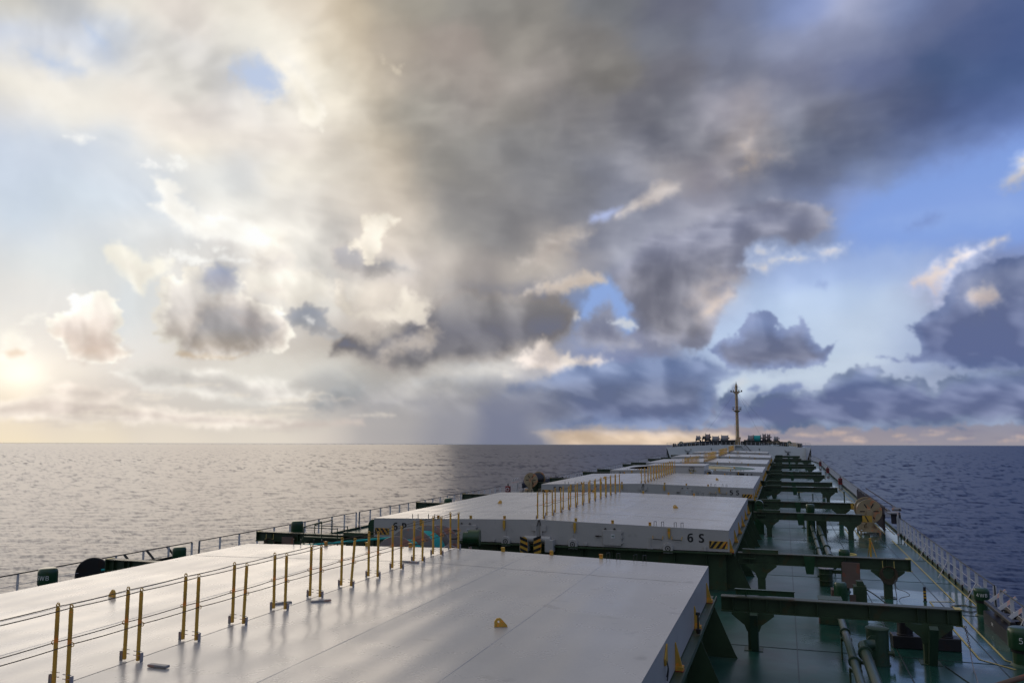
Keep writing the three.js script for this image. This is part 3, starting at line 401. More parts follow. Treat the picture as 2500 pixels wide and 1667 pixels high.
// ------------------------------------------------------------------ hull and deck
const HALF = 15.98;
const halfAt = (z) => { const t = Math.max(0, (-z - 158) / 47); return z > -158 ? HALF : HALF * Math.sqrt(Math.max(0.0001, 1 - Math.pow(t, 2.6))); };  // half breadth of the deck
const sheer = (z) => 0.5 * Math.pow(Math.max(0, (-z - 95) / 85), 2);
const stations = [12]; for (let z = 0; z > -150; z -= 10) stations.push(z); for (let z = -150; z > -205; z -= 2.5) stations.push(z); stations.push(-204.98);
{
  const quad = (a, b, c, d) => { const g = new THREE.BufferGeometry(); g.setAttribute('position', new THREE.Float32BufferAttribute([...a, ...b, ...c, ...a, ...c, ...d], 3)); g.computeVertexNormals(); return g; };
  const deck = [], hull = [], lip = [];
  for (let i = 0; i < stations.length - 1; i++) {
    const z0 = stations[i], z1 = stations[i + 1], w0 = halfAt(z0), w1 = halfAt(z1), y0 = sheer(z0), y1 = sheer(z1);
    deck.push(quad([-w0, y0, z0], [w0, y0, z0], [w1, y1, z1], [-w1, y1, z1]));
    for (const s of [-1, 1]) {
      const A = [s * w0, y0 + 0.13, z0], B = [s * w1, y1 + 0.13, z1], C = [s * w1 * (1 - 0.3 * Math.max(0, (-z1 - 158) / 47)), -DECK_HEIGHT - 4, z1], D = [s * w0 * (1 - 0.3 * Math.max(0, (-z0 - 158) / 47)), -DECK_HEIGHT - 4, z0];
      hull.push(s > 0 ? quad(A, D, C, B) : quad(A, B, C, D));
      const q = (w, y, z) => [s * w, y, z];
      if (s > 0) { lip.push(quad(q(w0 - 0.12, y0 + 0.13, z0), q(w0, y0 + 0.13, z0), q(w1, y1 + 0.13, z1), q(w1 - 0.12, y1 + 0.13, z1)), quad(q(w0 - 0.12, y0, z0), q(w0 - 0.12, y0 + 0.13, z0), q(w1 - 0.12, y1 + 0.13, z1), q(w1 - 0.12, y1, z1))); }
      else { lip.push(quad(q(w0, y0 + 0.13, z0), q(w0 - 0.12, y0 + 0.13, z0), q(w1 - 0.12, y1 + 0.13, z1), q(w1, y1 + 0.13, z1)), quad(q(w0 - 0.12, y0 + 0.13, z0), q(w0 - 0.12, y0, z0), q(w1 - 0.12, y1, z1), q(w1 - 0.12, y1 + 0.13, z1))); }
    }
  }
  struct('hull', hull, mat.hull); const dk = struct('deck', deck, mat.deck); part('gunwale_bar', lip, mat.green, dk);
  // plate seams: welds standing a few millimetres proud
  for (const x of [9.75, 12.35, 14.62, -9.75, -12.35, -14.62]) part('weld_seam', box(0.03, 0.012, 160, x, 0.003, -70), mat.seam, dk);
  for (let z = -18.4; z > -150; z -= 6.2) for (const s of [-1, 1]) part('weld_seam', box(8.2, 0.012, 0.03, s * 11.85, 0.003, z), mat.seam, dk);
  // walkway markings, and one painted glint
  const strip = (a, b, w = 0.05) => { const d = Math.hypot(b[0] - a[0], b[1] - a[1]); return box(w, 0.006, d, (a[0] + b[0]) / 2, 0.012, (a[1] + b[1]) / 2, 0, Math.atan2(b[0] - a[0], b[1] - a[1]), 0); };
  const L = (...p) => { const out = []; for (let i = 0; i + 1 < p.length; i++) out.push(strip(p[i], p[i + 1])); part('painted_line', out, mat.line, dk); };
  L([15.13, -50.9], [15.11, -33.1], [14.3, -32.9], [14.28, -31.9], [14.28, -25], [14.92, -24.2]); L([15.75, -50.9], [15.72, -32.5]); L([14.91, -32.3], [14.9, -25.1], [15.05, -24.9]); L([15.02, -32.5], [15.72, -32.45]);
  part('painted_glint', strip([7.95, -87.9], [15.6, -80.3], 0.12), mat.white, dk);  // glint off the wet deck, painted on as a white strip
  L([13.05, -56.4], [13.05, -50.5]); L([13.55, -56], [13.55, -51.6]); L([15.1, -98], [15.1, -54]); L([15.62, -98], [15.62, -54]);
}

// ------------------------------------------------------------------ hatches
const EDGE = 2.25, CROWN = 2.42, LOW = 1.45;
const roofY = (x, w = 7.5) => CROWN - (CROWN - EDGE) * Math.abs(x) / w;
const HATCHES = [ // number, after end, fore end, half width
  [7, -3.6, -23.75, 7.5], [6, -32.65, -49.6, 7.5], [5, -58.76, -75.97, 7.5], [4, -84.1, -98.3, 7.5], [3, -107.3, -123.9, 7.5], [2, -132.4, -148.2, 7.5], [1, -156.8, -169.5, 6.7]];
const nth = (k) => ['', 'first', 'second', 'third', 'fourth', 'fifth', 'sixth', 'seventh', 'eighth', 'ninth', 'tenth', 'eleventh', 'twelfth', 'thirteenth', 'fourteenth', 'fifteenth'][k];
const words = { 7: 'nearest', 6: 'second nearest', 5: 'third nearest', 4: 'middle', 3: 'third farthest', 2: 'second farthest', 1: 'farthest' };
function panelShell(s, w, z0, z1, n) { // one cover: cambered plated top that the stiffeners below have pulled slightly in between them
  const nx = n >= 6 ? 90 : 30, nz = n >= 6 ? 48 : 16, g = new THREE.PlaneGeometry(1, 1, nx, nz), p = g.attributes.position, x0 = 0.012;
  for (let j = 0; j <= nz; j++) for (let i = 0; i <= nx; i++) {
    const k = j * (nx + 1) + i, u = i / nx, v = j / nz, x = x0 + (w - x0) * u, z = z0 + (z1 - z0) * v, edge = Math.min(1, Math.min(u, 1 - u) * 12) * Math.min(1, Math.min(v, 1 - v) * 14);
    const dimple = -0.0065 * Math.pow(Math.sin(Math.PI * x / 0.79), 2) * (0.8 + 0.4 * hash3(Math.floor(x / 0.79), 1, 5 + n)) - 0.0025 * Math.pow(Math.sin(Math.PI * z / 2.83), 2) + 0.0012 * fbm(x * 0.5, z * 0.35, 3, 401 + n);
    p.setXYZ(k, s * x, roofY(x, w) + dimple * edge, z);
  }
  g.computeVertexNormals();
  if (s > 0) { const ix = g.index.array; for (let k = 0; k < ix.length; k += 3) { const q = ix[k]; ix[k] = ix[k + 2]; ix[k + 2] = q; } }
  const nn = g.attributes.normal; for (let k = 0; k < nn.count; k++) if (nn.getY(k) < 0) nn.setXYZ(k, -nn.getX(k), -nn.getY(k), -nn.getZ(k));
  return g;
}
function panelSides(s, w, z0, z1) {
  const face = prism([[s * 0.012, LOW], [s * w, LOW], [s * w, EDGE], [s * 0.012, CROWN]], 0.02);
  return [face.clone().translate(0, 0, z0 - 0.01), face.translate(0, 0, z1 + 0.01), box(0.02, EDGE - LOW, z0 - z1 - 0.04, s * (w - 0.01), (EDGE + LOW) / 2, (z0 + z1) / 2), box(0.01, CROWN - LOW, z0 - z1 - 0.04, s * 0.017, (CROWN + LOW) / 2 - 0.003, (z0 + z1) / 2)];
}
const stripes = (x0, x1, y0, y1, z, lean, n, depth = 0.008) => { // hazard bars clipped to a plate
  const out = [], pitch = (x1 - x0) / n;
  for (let i = -1; i <= n; i++) {
    let pts = [[x0 + i * pitch, y0], [x0 + (i + 0.5) * pitch, y0], [x0 + (i + 0.5) * pitch + lean, y1], [x0 + i * pitch + lean, y1]].map(([x, y]) => [Math.min(x1, Math.max(x0, x)), y]);
    const a = (pts[1][0] - pts[0][0]) + (pts[2][0] - pts[3][0]); if (a > 0.02) out.push(prism(pts, depth).translate(0, 0, z));
  }
  return out;
};
const lugShape = [[-0.11, 0], [0.13, 0], [0.12, 0.03], [0.03, 0.13], [-0.01, 0.16], [-0.07, 0.15], [-0.11, 0.1]];
const lugOutline = (() => { const s = new THREE.Shape(lugShape.map((p) => new THREE.Vector2(...p))); const h = new THREE.Path(); h.absellipse(-0.035, 0.095, 0.022, 0.026, 0, Math.PI * 2); s.holes.push(h); return new THREE.ExtrudeGeometry(s, { depth: 0.03, bevelEnabled: true, bevelSize: 0.004, bevelThickness: 0.006, bevelSegments: 1 }).translate(0, 0, -0.025); })();

for (const [n, z0, z1, w] of HATCHES) {
  const near = n >= 5, zm = (z0 + z1) / 2, dy = sheer(zm);
  // coaming
  {
    const c = thing('hatch_coaming', `dark green steel coaming under the ${words[n]} hatch`, 'hatch coaming', [0, dy, 0]);
    const W = w - 0.15, d = z0 - z1;
    part('coaming_plate', [box(2 * W, LOW - 0.06, 0.03, 0, (LOW - 0.06) / 2, z0 - 0.2), box(2 * W, LOW - 0.06, 0.03, 0, (LOW - 0.06) / 2, z1 + 0.2), box(0.03, LOW - 0.06, d - 0.46, W, (LOW - 0.06) / 2, zm), box(0.03, LOW - 0.06, d - 0.46, -W, (LOW - 0.06) / 2, zm)], mat.green, c);
    part('top_rail', box(2 * W + 0.5, 0.05, 0.5, 0, LOW - 0.055, z0 - 0.08), mat.green, c); part('top_rail', box(2 * W + 0.5, 0.05, 0.5, 0, LOW - 0.055, z1 + 0.08), mat.green, c);
    for (const s of [-1, 1]) { part('side_ledge', [box(0.34, 0.05, d - 0.67, s * (w + 0.005), LOW - 0.055, zm), box(0.03, 0.12, d + 0.3, s * (w + 0.18), LOW - 0.08, zm)], mat.green, c); }
    for (let k = 0; k <= 5; k++) { const z = z0 - 0.6 - k * (d - 1.2) / 5; for (const s of [1, -1]) part('bracket', prism([[s * W, 0], [s * (W + 0.9), 0], [s * (W + 0.84), 0.1], [s * (W + 0.3), LOW - 0.09], [s * W, LOW - 0.09]], 0.025).translate(0, 0, z), mat.green, c); }
    if (near) for (let k = 0; k < 12; k++) { const x = -W + 0.7 + k * (2 * W - 1.4) / 11; part('stiffener', box(0.02, LOW - 0.12, 0.16, x, (LOW - 0.12) / 2, z0 - 0.1), mat.green, c); if (n >= 6 && k % 3 === 1) part('stiffener', prism([[-0.3, 0], [0.3, 0], [0.12, 0.42], [-0.12, 0.42]], 0.02).translate(x + 0.35, 0.5, z0 - 0.06), mat.green, c); }
  }
  for (const [s, tagline, letter] of [[-1, 'port', 'P'], [1, 'starboard', 'S']]) {
    const t = thing('hatch_cover', n === 7 ? `light grey steel hatch cover nearest the camera, ${tagline} half beside the rope rail` : n > 3 ? `light grey steel hatch cover marked ${n}${letter} on its after face` : `light grey steel hatch cover, ${tagline} half of the ${words[n]} hatch`, 'hatch cover', [0, dy, 0]);
    part('top_plate', panelShell(s, w, z0, z1, n), mat.hatch, t);
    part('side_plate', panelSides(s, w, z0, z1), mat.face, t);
    // weld seams on the plating
    const slope = s * Math.atan((CROWN - EDGE) / w);
    const wx = near ? [2.37, 4.74] : [3.16];
    for (const x of wx) part('weld_seam', box(x < 3 ? 0.05 : 0.03, 0.006, z0 - z1 - 0.3, s * x, roofY(x, w) - 0.0008, zm, 0, 0, -slope), mat.hatch, t);
    if (near) for (const f of [0.21, 0.86]) { const z = z0 - f * (z0 - z1); part('weld_seam', box(w - 0.25, 0.004, 0.014, s * w / 2, roofY(w / 2, w) - 0.0004, z, 0, 0, -slope), mat.hatch, t); }
    // lifting lugs standing on the plating
    if (n >= 4) { const lug = part('lifting_lug', lugOutline.clone(), mat.yellow, t); lug.position.set(s * 4.5, roofY(4.5, w) + 0.004, n === 7 ? -14.8 : z0 - 0.48 * (z0 - z1)); lug.rotation.y = s > 0 ? 0.35 : Math.PI - 0.3; }
    // stops along the fore and after edges
    const blocks = [1.52, 3.02, 4.5];
    for (const z of n === 7 ? [z1 + 0.08] : n >= 5 ? [z0 - 0.1, z1 + 0.08] : [z0 - 0.1]) {
      for (const x of blocks) part('edge_stop', [box(0.1, 0.12, 0.05, s * x, roofY(x, w) + 0.06, z), box(0.1, 0.022, 0.1, s * x, roofY(x, w) + 0.122, z + 0.02)], mat.yellow, t);
      if (n >= 4) for (const x of [4.66, 4.95, 5.44, 5.7]) { const y = roofY(x, w); part('hand_grip', [bar([s * x - 0.0, y, z + 0.0], [s * x, y + 0.17, z], 0.01, 6), bar([s * x, y + 0.17, z], [s * (x + 0.07), y + 0.17, z - 0.12], 0.01, 6), bar([s * (x + 0.07), y + 0.17, z - 0.12], [s * (x + 0.07), y, z - 0.12], 0.01, 6)], mat.rail, t); }
    }
    if (n < 7) { // after face
      const Z = z0 + 0.003;
      for (const x of [1.5, 5.25]) part('hook', [box(0.1, 0.16, 0.05, s * x, roofY(x, w) - 0.12, Z + 0.022), prism([[-0.05, 0], [0.05, 0], [0.05, -0.16], [0.0, -0.3], [-0.05, -0.12]], 0.05).translate(s * x, roofY(x, w) - 0.16, Z + 0.03)], mat.yellow, t);
      if (n >= 4) {
        if (n >= 5) for (const x of [1.42, 5.2]) { const wh = part('wheel', [cyl(0.215, 0.19, 0.1, s * x, 1.51, Z + 0.045, 'z', 28), box(0.04, 0.22, 0.02, s * x, 1.77, Z + 0.012), box(0.38, 0.16, 0.03, s * x, 1.39, Z + 0.02)], mat.face, t); part('hub', [ring(0.09, 0.018, s * x, 1.5, Z + 0.093, 'z', 20), cyl(0.03, 0.03, 0.03, s * x, 1.5, Z + 0.1, 'z', 12)], mat.rail, wh); }
        const lettering = text(n + ' ' + letter, 0.33, font, 0.12).map((g) => g.translate(0, 0, 0)); part('lettering', lettering.map((g) => g.translate(s * 6.26, 1.93, Z)), mat.ink, t);
        if (n !== 4) {
          const plate = part('hazard_plate', box(0.68, 0.28, 0.012, s * 7.1, 1.70, Z + 0.006), mat.yellow, t); part('black_bar', stripes(s > 0 ? 6.77 : -7.43, s > 0 ? 7.43 : -6.77, 1.57, 1.83, Z + 0.013, s * 0.2, 3), mat.ink, plate);
          const dx = s > 0 ? 3.02 : -3.1, door = part('access_door', [rbox(0.76, 0.56, 0.05, dx, 1.83, Z + 0.03, 0.02), ...[-0.25, 0, 0.25].map((q) => box(0.05, 0.05, 0.1, dx + 0.4, 1.83 + q * 0.8, Z + 0.04)), box(0.7, 0.03, 0.04, dx, 1.54, Z + 0.05)], mat.face, t);
          for (const q of [-0.27, 0.1]) part('dog', [bar([dx + q, 2.13, Z + 0.05], [dx + q, 2.2, Z + 0.05], 0.025), bar([dx + q - 0.05, 2.15, Z + 0.08], [dx + q + 0.05, 2.15, Z + 0.08], 0.014)], mat.rail, door);
          part('dog', [bar([dx - 0.42, 1.86, Z + 0.06], [dx - 0.66, 1.86, Z + 0.06], 0.018), box(0.14, 0.05, 0.05, dx - 0.6, 1.86, Z + 0.06)], mat.rail, door);
          const label = part('label', box(0.15, 0.16, 0.008, dx + 0.03, 1.88, Z + 0.06), mat.white, door); part('label_mark', [box(0.09, 0.045, 0.006, dx + 0.03, 1.88, Z + 0.066), box(0.03, 0.07, 0.006, dx + 0.055, 1.88, Z + 0.0665)], mat.markGreen, label);
          for (const x of s > 0 ? [4.82, 5.55] : [-4.4, -5.0]) { part('rung', [bar([x - 0.18, 1.84, Z + 0.1], [x + 0.18, 1.82, Z + 0.1], 0.016), ], mat.rail, t); for (const q of [-0.18, 0.18]) part('rung_bracket', bar([x + q, 1.83, Z + 0.1], [x + q + 0.02 * Math.sign(q), 1.95, Z], 0.014), mat.yellow, t); }
          if (s > 0) part('drain_pipe', [bar([4.52, 1.46, Z + 0.04], [4.52, 1.86, Z + 0.04], 0.022), box(0.24, 0.04, 0.06, 4.52, 1.47, Z + 0.04)], mat.face, t);
          part('lock_box', [box(0.1, 0.16, 0.06, s * 6.6, 1.54, Z + 0.03), box(0.12, 0.1, 0.07, s * 1.95, 1.52, Z + 0.03)], mat.face, t);
        } else if (s > 0) part('recess_plate', box(0.7, 0.3, 0.02, 5.45, 1.98, Z + 0.01), mat.rail, t);
        // side-rolling arm and its striped guard either side of the seam
        if (n === 6) {
          const x = s > 0 ? 0.05 : -0.52, y0 = 0.86;
          const arm = part('roller_arm', [cyl(0.13, 0.13, 0.5, s > 0 ? 0.28 : -0.28, 1.66, Z + 0.2, 'x', 18), rbox(0.36, 0.5, 0.35, s > 0 ? 0.5 : -0.55, 1.42, Z + 0.16, 0.03)], mat.face, t);
          const out = [[-0.135, y0], [0.135, y0], [0.165, 1.5], [0.13, 1.7], [0.05, 1.76], [-0.05, 1.76], [-0.13, 1.7], [-0.165, 1.5]];
          const gd = part('guard_plate', prism(out, 0.03).translate(x, 0, Z + 0.42), mat.yellow, t);
          const bars = []; for (let k = 0; k < 4; k++) { const y = y0 + 0.08 + k * 0.225, hw = 0.14 + 0.02 * Math.min(1, k / 3); bars.push(prism([[-hw, y], [hw, y + s * 0.12], [hw, y + s * 0.12 + 0.11], [-hw, y + 0.11]].map(([a, b]) => [a, b]), 0.01).translate(x, s > 0 ? 0 : 0.05, Z + 0.44)); } part('black_bar', bars, mat.ink, gd);
        }
      }
      part('seam_seal', [bar([s * 0.03, CROWN - 0.02, Z + 0.01], [s * 0.06, 2.2, Z + 0.01], 0.016, 6), bar([s * 0.06, 2.2, Z + 0.01], [s * 0.15, 2.12, Z + 0.01], 0.016, 6), bar([s * 0.15, 2.12, Z + 0.01], [s * 0.15, 1.9, Z + 0.01], 0.016, 6)], mat.rail, t);
      if (n >= 5) part('seam_box', [box(0.2, 0.22, 0.06, s * 0.2, 2.08, Z + 0.03), box(0.05, 0.4, 0.05, s * 0.12, 1.85, Z + 0.03)], mat.face, t);
    }
    // wedge stops along the outboard side, in view to starboard only
    if (s > 0) {
      const zs = n === 7 ? [-10.4, -13.2, -16.3, -19.8, -22.95] : n === 4 ? [0.3, 3.4, 6.6, 9.8, 12.6].map((q) => z0 - q) : [0.2, 3.3, 6.5, 9.6, 13, 16.3].filter((q) => q < z0 - z1).map((q) => z0 - q);
      for (const z of zs) {
        const wd = part('wedge_stop', [prism([[0, 0], [0.135, 0], [0.13, 0.06], [0.015, 0.5], [0, 0.5]], 0.05), box(0.15, 0.07, 0.18, 0.075, 0.035, -0.02), prism([[0, 0], [0.1, 0], [0.01, 0.38], [0, 0.38]], 0.03).translate(0, 0, -0.12)], mat.yellow, t); wd.position.set(w + 0.002, LOW - 0.02, z);
        if (n >= 6) part('stop_base', box(0.16, 0.05, 0.22, w + 0.085, LOW - 0.045, z - 0.01), mat.red, t);
      }
      if (n === 7) { // eye plate and locking pins on the nearest side
        part('eye_plate', prism([[-0.14, -0.1], [0.1, -0.1], [0.13, 0.02], [0.02, 0.08], [-0.14, 0.22]], 0.03, 'zy').translate(w + 0.02, 1.98, -14.9), mat.yellow, t); part('chain', tube([[w + 0.03, 1.95, -14.88], [w + 0.06, 1.85, -14.86], [w + 0.03, 1.68, -14.88]], 0.012), mat.rail, t); part('chain', tube([[w + 0.03, 1.93, -14.93], [w + 0.05, 1.8, -14.95], [w + 0.03, 1.6, -14.93]], 0.012), mat.rail, t);
        part('locking_pin', [bar([w + 0.02, 1.5, -12.65], [w + 0.04, 1.8, -12.65], 0.014), cyl(0.035, 0.035, 0.07, w + 0.045, 1.83, -12.65)], mat.rail, t);
        part('locking_pin', [bar([w + 0.14, 1.46, -19.25], [w + 0.14, 1.85, -19.25], 0.02), cyl(0.05, 0.05, 0.06, w + 0.14, 1.88, -19.25), cyl(0.04, 0.06, 0.1, w + 0.14, 1.5, -19.25)], mat.rail, t);
      }
    }
    // two worn pads at the foot of the posts
    if (n === 7) { part('pad', s < 0 ? [box(0.36, 0.035, 0.1, -0.28, CROWN + 0.01, -14.95, 0, 0.9, 0)] : [box(0.42, 0.03, 0.1, 0.34, CROWN + 0.008, -15.4, 0, 0.75, 0)], mat.grey, t); part('pad', s < 0 ? [rbox(0.5, 0.04, 0.12, -0.12, CROWN + 0.02, -20.7, 0.015)] : [rbox(0.34, 0.04, 0.1, 0.62, CROWN + 0.01, -10.4, 0.015)], mat.grey, t); }
    if (n === 4) { // winching mark
      const cx = 0, R = 6.6, cz = -91, segs = 40, sector = (r0, r1) => { const sh = new THREE.Shape(); for (let k = 0; k <= segs; k++) { const a = -Math.PI / 2 + Math.PI * k / segs; sh.lineTo(Math.max(0.05, r1 * Math.cos(a)), r1 * Math.sin(a)); } for (let k = segs; k >= 0; k--) { const a = -Math.PI / 2 + Math.PI * k / segs; sh.lineTo(Math.max(0.05, r0 * Math.cos(a)), r0 * Math.sin(a)); }
        const g = new THREE.ShapeGeometry(sh, 8); g.rotateX(-Math.PI / 2); g.translate(0, 0.004, 0); const p = g.attributes.position; for (let k = 0; k < p.count; k++) { const x = p.getX(k); p.setXYZ(k, s * x, roofY(x, w) + p.getY(k), p.getZ(k) + cz); } const nn = g.attributes.normal; for (let k = 0; k < nn.count; k++) nn.setXYZ(k, 0, 1, 0); return g; };
      part('painted_ring', sector(4.6, R), mat.markGreen, t); part('painted_disc', sector(0.02, 4.3), mat.markYellow, t);
    }
  }
}

// yellow rail posts either side of the seam, hooked together by wires
const post0 = (() => {
  const o = new THREE.Group(); o.name = 'handrail_post';
  part('pole', [cyl(0.029, 0.029, 1.0, 0, 0.52, 0, 'y', 12), cyl(0.029, 0.016, 0.03, 0, 1.035, 0, 'y', 12)], mat.yellow, o);
  part('socket', [box(0.04, 0.13, 0.014, 0.05, 0.065, -0.012), box(0.01, 0.14, 0.06, 0.066, 0.07, 0)], mat.grey, o);
  part('bolt', [bar([-0.07, 0.1, 0.02], [0.08, 0.1, 0.02], 0.006, 5), bar([-0.07, 0.16, 0.02], [0.08, 0.16, 0.02], 0.006, 5)], mat.grey, o);
  part('hook', ring(0.026, 0.006, 0.018, 1.07, 0.02, 'z', 12), mat.yellow, o); part('hook', ring(0.026, 0.006, -0.014, 1.065, -0.02, 'z', 12), mat.yellow, o); part('hook', ring(0.028, 0.006, 0.05, 0.56, 0, 'z', 12), mat.yellow, o);
  return o;
})();
const post1 = (() => { const o = new THREE.Group(); o.name = 'handrail_post'; part('pole', cyl(0.032, 0.032, 1.05, 0, 0.52, 0, 'y', 8), mat.yellow, o); part('socket', box(0.05, 0.19, 0.09, 0.06, 0.095, 0), mat.grey, o); return o; })();
for (const [n, z0, z1, w] of HATCHES) {
  const dy = sheer((z0 + z1) / 2), count = n === 4 ? 11 : n === 1 ? 10 : 13, first = n === 7 ? -5.3 : z0 - 0.2, last = z1 + 0.22, N = n === 7 ? 15 : count;
  for (const [s, sd] of [[-1, 'port'], [1, 'starboard']]) {
    const tops = [];
    for (let k = 0; k < N; k++) {
      const z = first + (last - first) * k / (N - 1) + 0.03 * (hash3(k, n, 3 + s) - 0.5), x = s > 0 ? 0.13 : -0.12, y = roofY(x, w) + dy;
      const o = dup(n >= 5 ? post0 : post1, [x, y, z], s > 0 ? 0 : Math.PI); tag(o, n >= 5 ? `yellow rail post, ${nth(N - k)} from far end, ${sd} row, ${words[n]} hatch` : `slim yellow post in the ${sd} row on the ${words[n]} hatch`, 'handrail post', `${sd} rail posts of the ${words[n]} hatch`);
      const tilt = n === 7 && k === 9 && s > 0 ? 0.075 : n === 7 && k === 6 && s > 0 ? 0.03 : 0.02 * (hash3(k, n, 9 + s) - 0.5); o.rotation.z = (s > 0 ? -1 : 1) * tilt; tops.push([x + tilt, y, z]);
    }
    if (n >= 5) for (const [h, hw] of [[1.05, 'upper'], [0.56, 'lower']]) {
      const sag = n === 7 ? 0.012 : n === 6 ? 0.045 : 0.03, g = []; for (let k = 0; k + 1 < tops.length; k++) { const a = tops[k], b = tops[k + 1], off = h < 1 ? s * 0.03 : 0; g.push(tube([0, 0.25, 0.5, 0.75, 1].map((q) => [a[0] + (b[0] - a[0]) * q + off, a[1] + h - (n === 7 ? 0 : 0.02) - 4 * sag * q * (1 - q) * (0.4 + 0.9 * hash3(k, n, 41 + s)), a[2] + (b[2] - a[2]) * q]), n === 7 ? 0.0075 : 0.008, 5, 8)); }
      solo('guard_wire', g, mat.rope, `${hw} brown rail wire through the ${sd} row of posts on the ${words[n]} hatch`, 'wire');
    }
  }
}

// ------------------------------------------------------------------ cross beams on which the covers roll outboard
const BEAMS = [-24.25, -33.2, -50.65, -58.95, -75.6, -83.6, -98.5, -106.6, -124.6, -131.7, -149, -156, -170.3];
const place12 = ['nearest', 'second', 'third', 'fourth', 'fifth', 'sixth', 'seventh', 'eighth', 'ninth', 'tenth', 'eleventh', 'twelfth', 'farthest'];
function makeBeam(kind, x1 = 13.75) {
  const t = new THREE.Group(); t.name = 'cross_beam'; const x0 = 7.78, L = x1 - x0, xm = (x0 + x1) / 2;
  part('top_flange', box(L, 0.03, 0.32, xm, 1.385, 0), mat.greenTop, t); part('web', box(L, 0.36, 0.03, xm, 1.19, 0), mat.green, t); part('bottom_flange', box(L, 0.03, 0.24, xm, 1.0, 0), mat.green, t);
  for (const x of kind === 'near' ? [8.1, 8.55, 9.0, 9.35, 9.75, 10.3, 11.6, 12.75, 12.98, 13.45] : [8.2, 9.2, 11.6, 12.98]) part('stiffener', box(0.02, 0.34, 0.24, x, 1.19, 0), mat.green, t);
  part('end_plate', box(0.03, 0.43, 0.33, x1 + 0.01, 1.19, 0), mat.green, t);
  const ec = kind === 'yellow'; if (ec) { const e = part('end_panel', box(0.5, 0.36, 0.02, x1 + 0.12, 1.19, 0.16), mat.yellow, t); part('black_bar', prism([[0.02, -0.16], [0.09, -0.16], [-0.06, 0.16], [-0.13, 0.16]], 0.01).translate(x1 + 0.12, 1.19, 0.176), mat.ink, e); }
  else { part('corner_mark', box(0.16, 0.012, 0.3, x1 - 0.05, 1.407, 0), mat.line, t); part('corner_mark', box(0.2, 0.014, 0.24, x1 - 0.02, 0.978, 0), mat.line, t); }
  for (const x of [8.62, x1 - 0.75]) {
    const leg = part('leg', [box(0.28, 1.0, 0.26, x, 0.5, 0), box(0.5, 0.015, 0.5, x, 0.009, 0)], mat.green, t);
    part('gusset', prism([[-0.56, 0.985], [0.56, 0.985], [0.56, 0.93], [0.22, 0.66], [0.16, 0.5], [-0.16, 0.5], [-0.22, 0.66], [-0.56, 0.93]], 0.03).translate(x, 0, 0.14), mat.green, leg);
  }
  if (kind === 'near') { part('strut', box(0.2, 1.12, 0.16, x1 - 0.72, 0.5, 0.42, 0.42), mat.pipe, t); part('strut', box(0.2, 1.12, 0.16, 8.66, 0.5, 0.32, 0.3), mat.pipe, t); part('stop_frame', [box(1.55, 0.14, 0.03, 8.95, 1.5, -0.1), box(1.6, 0.02, 0.1, 8.95, 1.575, -0.1), box(0.03, 0.14, 0.12, 8.45, 1.47, -0.1)], mat.vent, t); }
  else { part('hanging_bracket', prism([[-0.2, 1.37], [0.2, 1.37], [0.16, 0.95], [0.13, 0.72], [-0.13, 0.72], [-0.16, 0.95]], 0.03).translate(10.35, 0, 0.17), mat.vent, t); part('stop_block', [box(1.3, 0.13, 0.2, 8.6, 1.465, -0.02), box(0.5, 0.05, 0.24, 8.2, 1.2, 0.1)], mat.green, t); }
  return t;
}
const beamKinds = { near: makeBeam('near'), mid: makeBeam('mid'), yellow: makeBeam('yellow'), short: makeBeam('mid', 12.4) };
BEAMS.forEach((z, i) => {
  for (const s of [1, -1]) {
    const src = i === 0 ? beamKinds.near : s > 0 && (i === 2 || i === 3) ? beamKinds.yellow : i >= 11 ? beamKinds.short : beamKinds.mid;
    tag(dup(src, [0, sheer(z), z], s > 0 ? 0 : Math.PI), `dark green steel cross beam on legs, ${place12[i]} on the ${s > 0 ? 'starboard' : 'port'} side deck`, 'cross beam', `cross beams on the ${s > 0 ? 'starboard' : 'port'} side`);
  }
});

// ------------------------------------------------------------------ side rails
const railPost = (() => { const o = new THREE.Group(); return o; })();
function railing(s, z0, z1, pitch, label, far) {
  const t = thing('side_railing', label, 'railing'); let post, foot, brace; const n = Math.round((z0 - z1) / pitch), top = [], mid = [], low = [];
  for (let k = 0; k <= n; k++) {
    const z = z0 - (z0 - z1) * k / n, x = s * (halfAt(z) - 0.14), y = sheer(z);
    top.push([x, y + 1.06, z]); mid.push([x, y + 0.68, z]); low.push([x, y + 0.34, z]);
    if (!post) { post = part('stanchion', box(0.1, 0.9, 0.018, 0, 0.6, 0), mat.white, t); post.position.set(x, y, z); foot = part('foot', box(0.06, 0.22, 0.03, 0, 0.1, 0.006), mat.rail, post); }
    else { const q = copyPart(post, t); q.position.set(x, y, z); q.rotation.y = s > 0 ? 0.05 * (hash3(k, 3, 7) - 0.5) : 0; copyPart(foot, q); }
    if (!far && k % 4 === 2) { if (!brace) { brace = part('brace', bar([0, 0.75, 0.02], [-s * 0.42, 0.02, 0.1], 0.014, 6), mat.white, t); brace.position.set(x, y, z); } else { const q = copyPart(brace, t); q.position.set(x, y, z); } }
  }
  const run = (p, r) => { const g = []; for (let k = 0; k + 1 < p.length; k++) g.push(bar(p[k], p[k + 1], r, 6)); return g; };
  part('top_rail', [run(top, 0.022), bar([top[0][0], top[0][1], z0], [top[0][0], top[0][1] - 0.95, z0 + 0.08], 0.022, 6), bar([top[n][0], top[n][1], z1], [top[n][0], top[n][1] - 0.9, z1 - 0.08], 0.02, 6)], mat.rail, t);
  part('middle_rail', run(mid, 0.009), mat.white, t); part('lower_rail', run(low, 0.009), mat.white, t);
  return t;
}
railing(1, -30.4, -52.9, 1.34, 'white side railing with dark top rail on the starboard edge, nearest run');
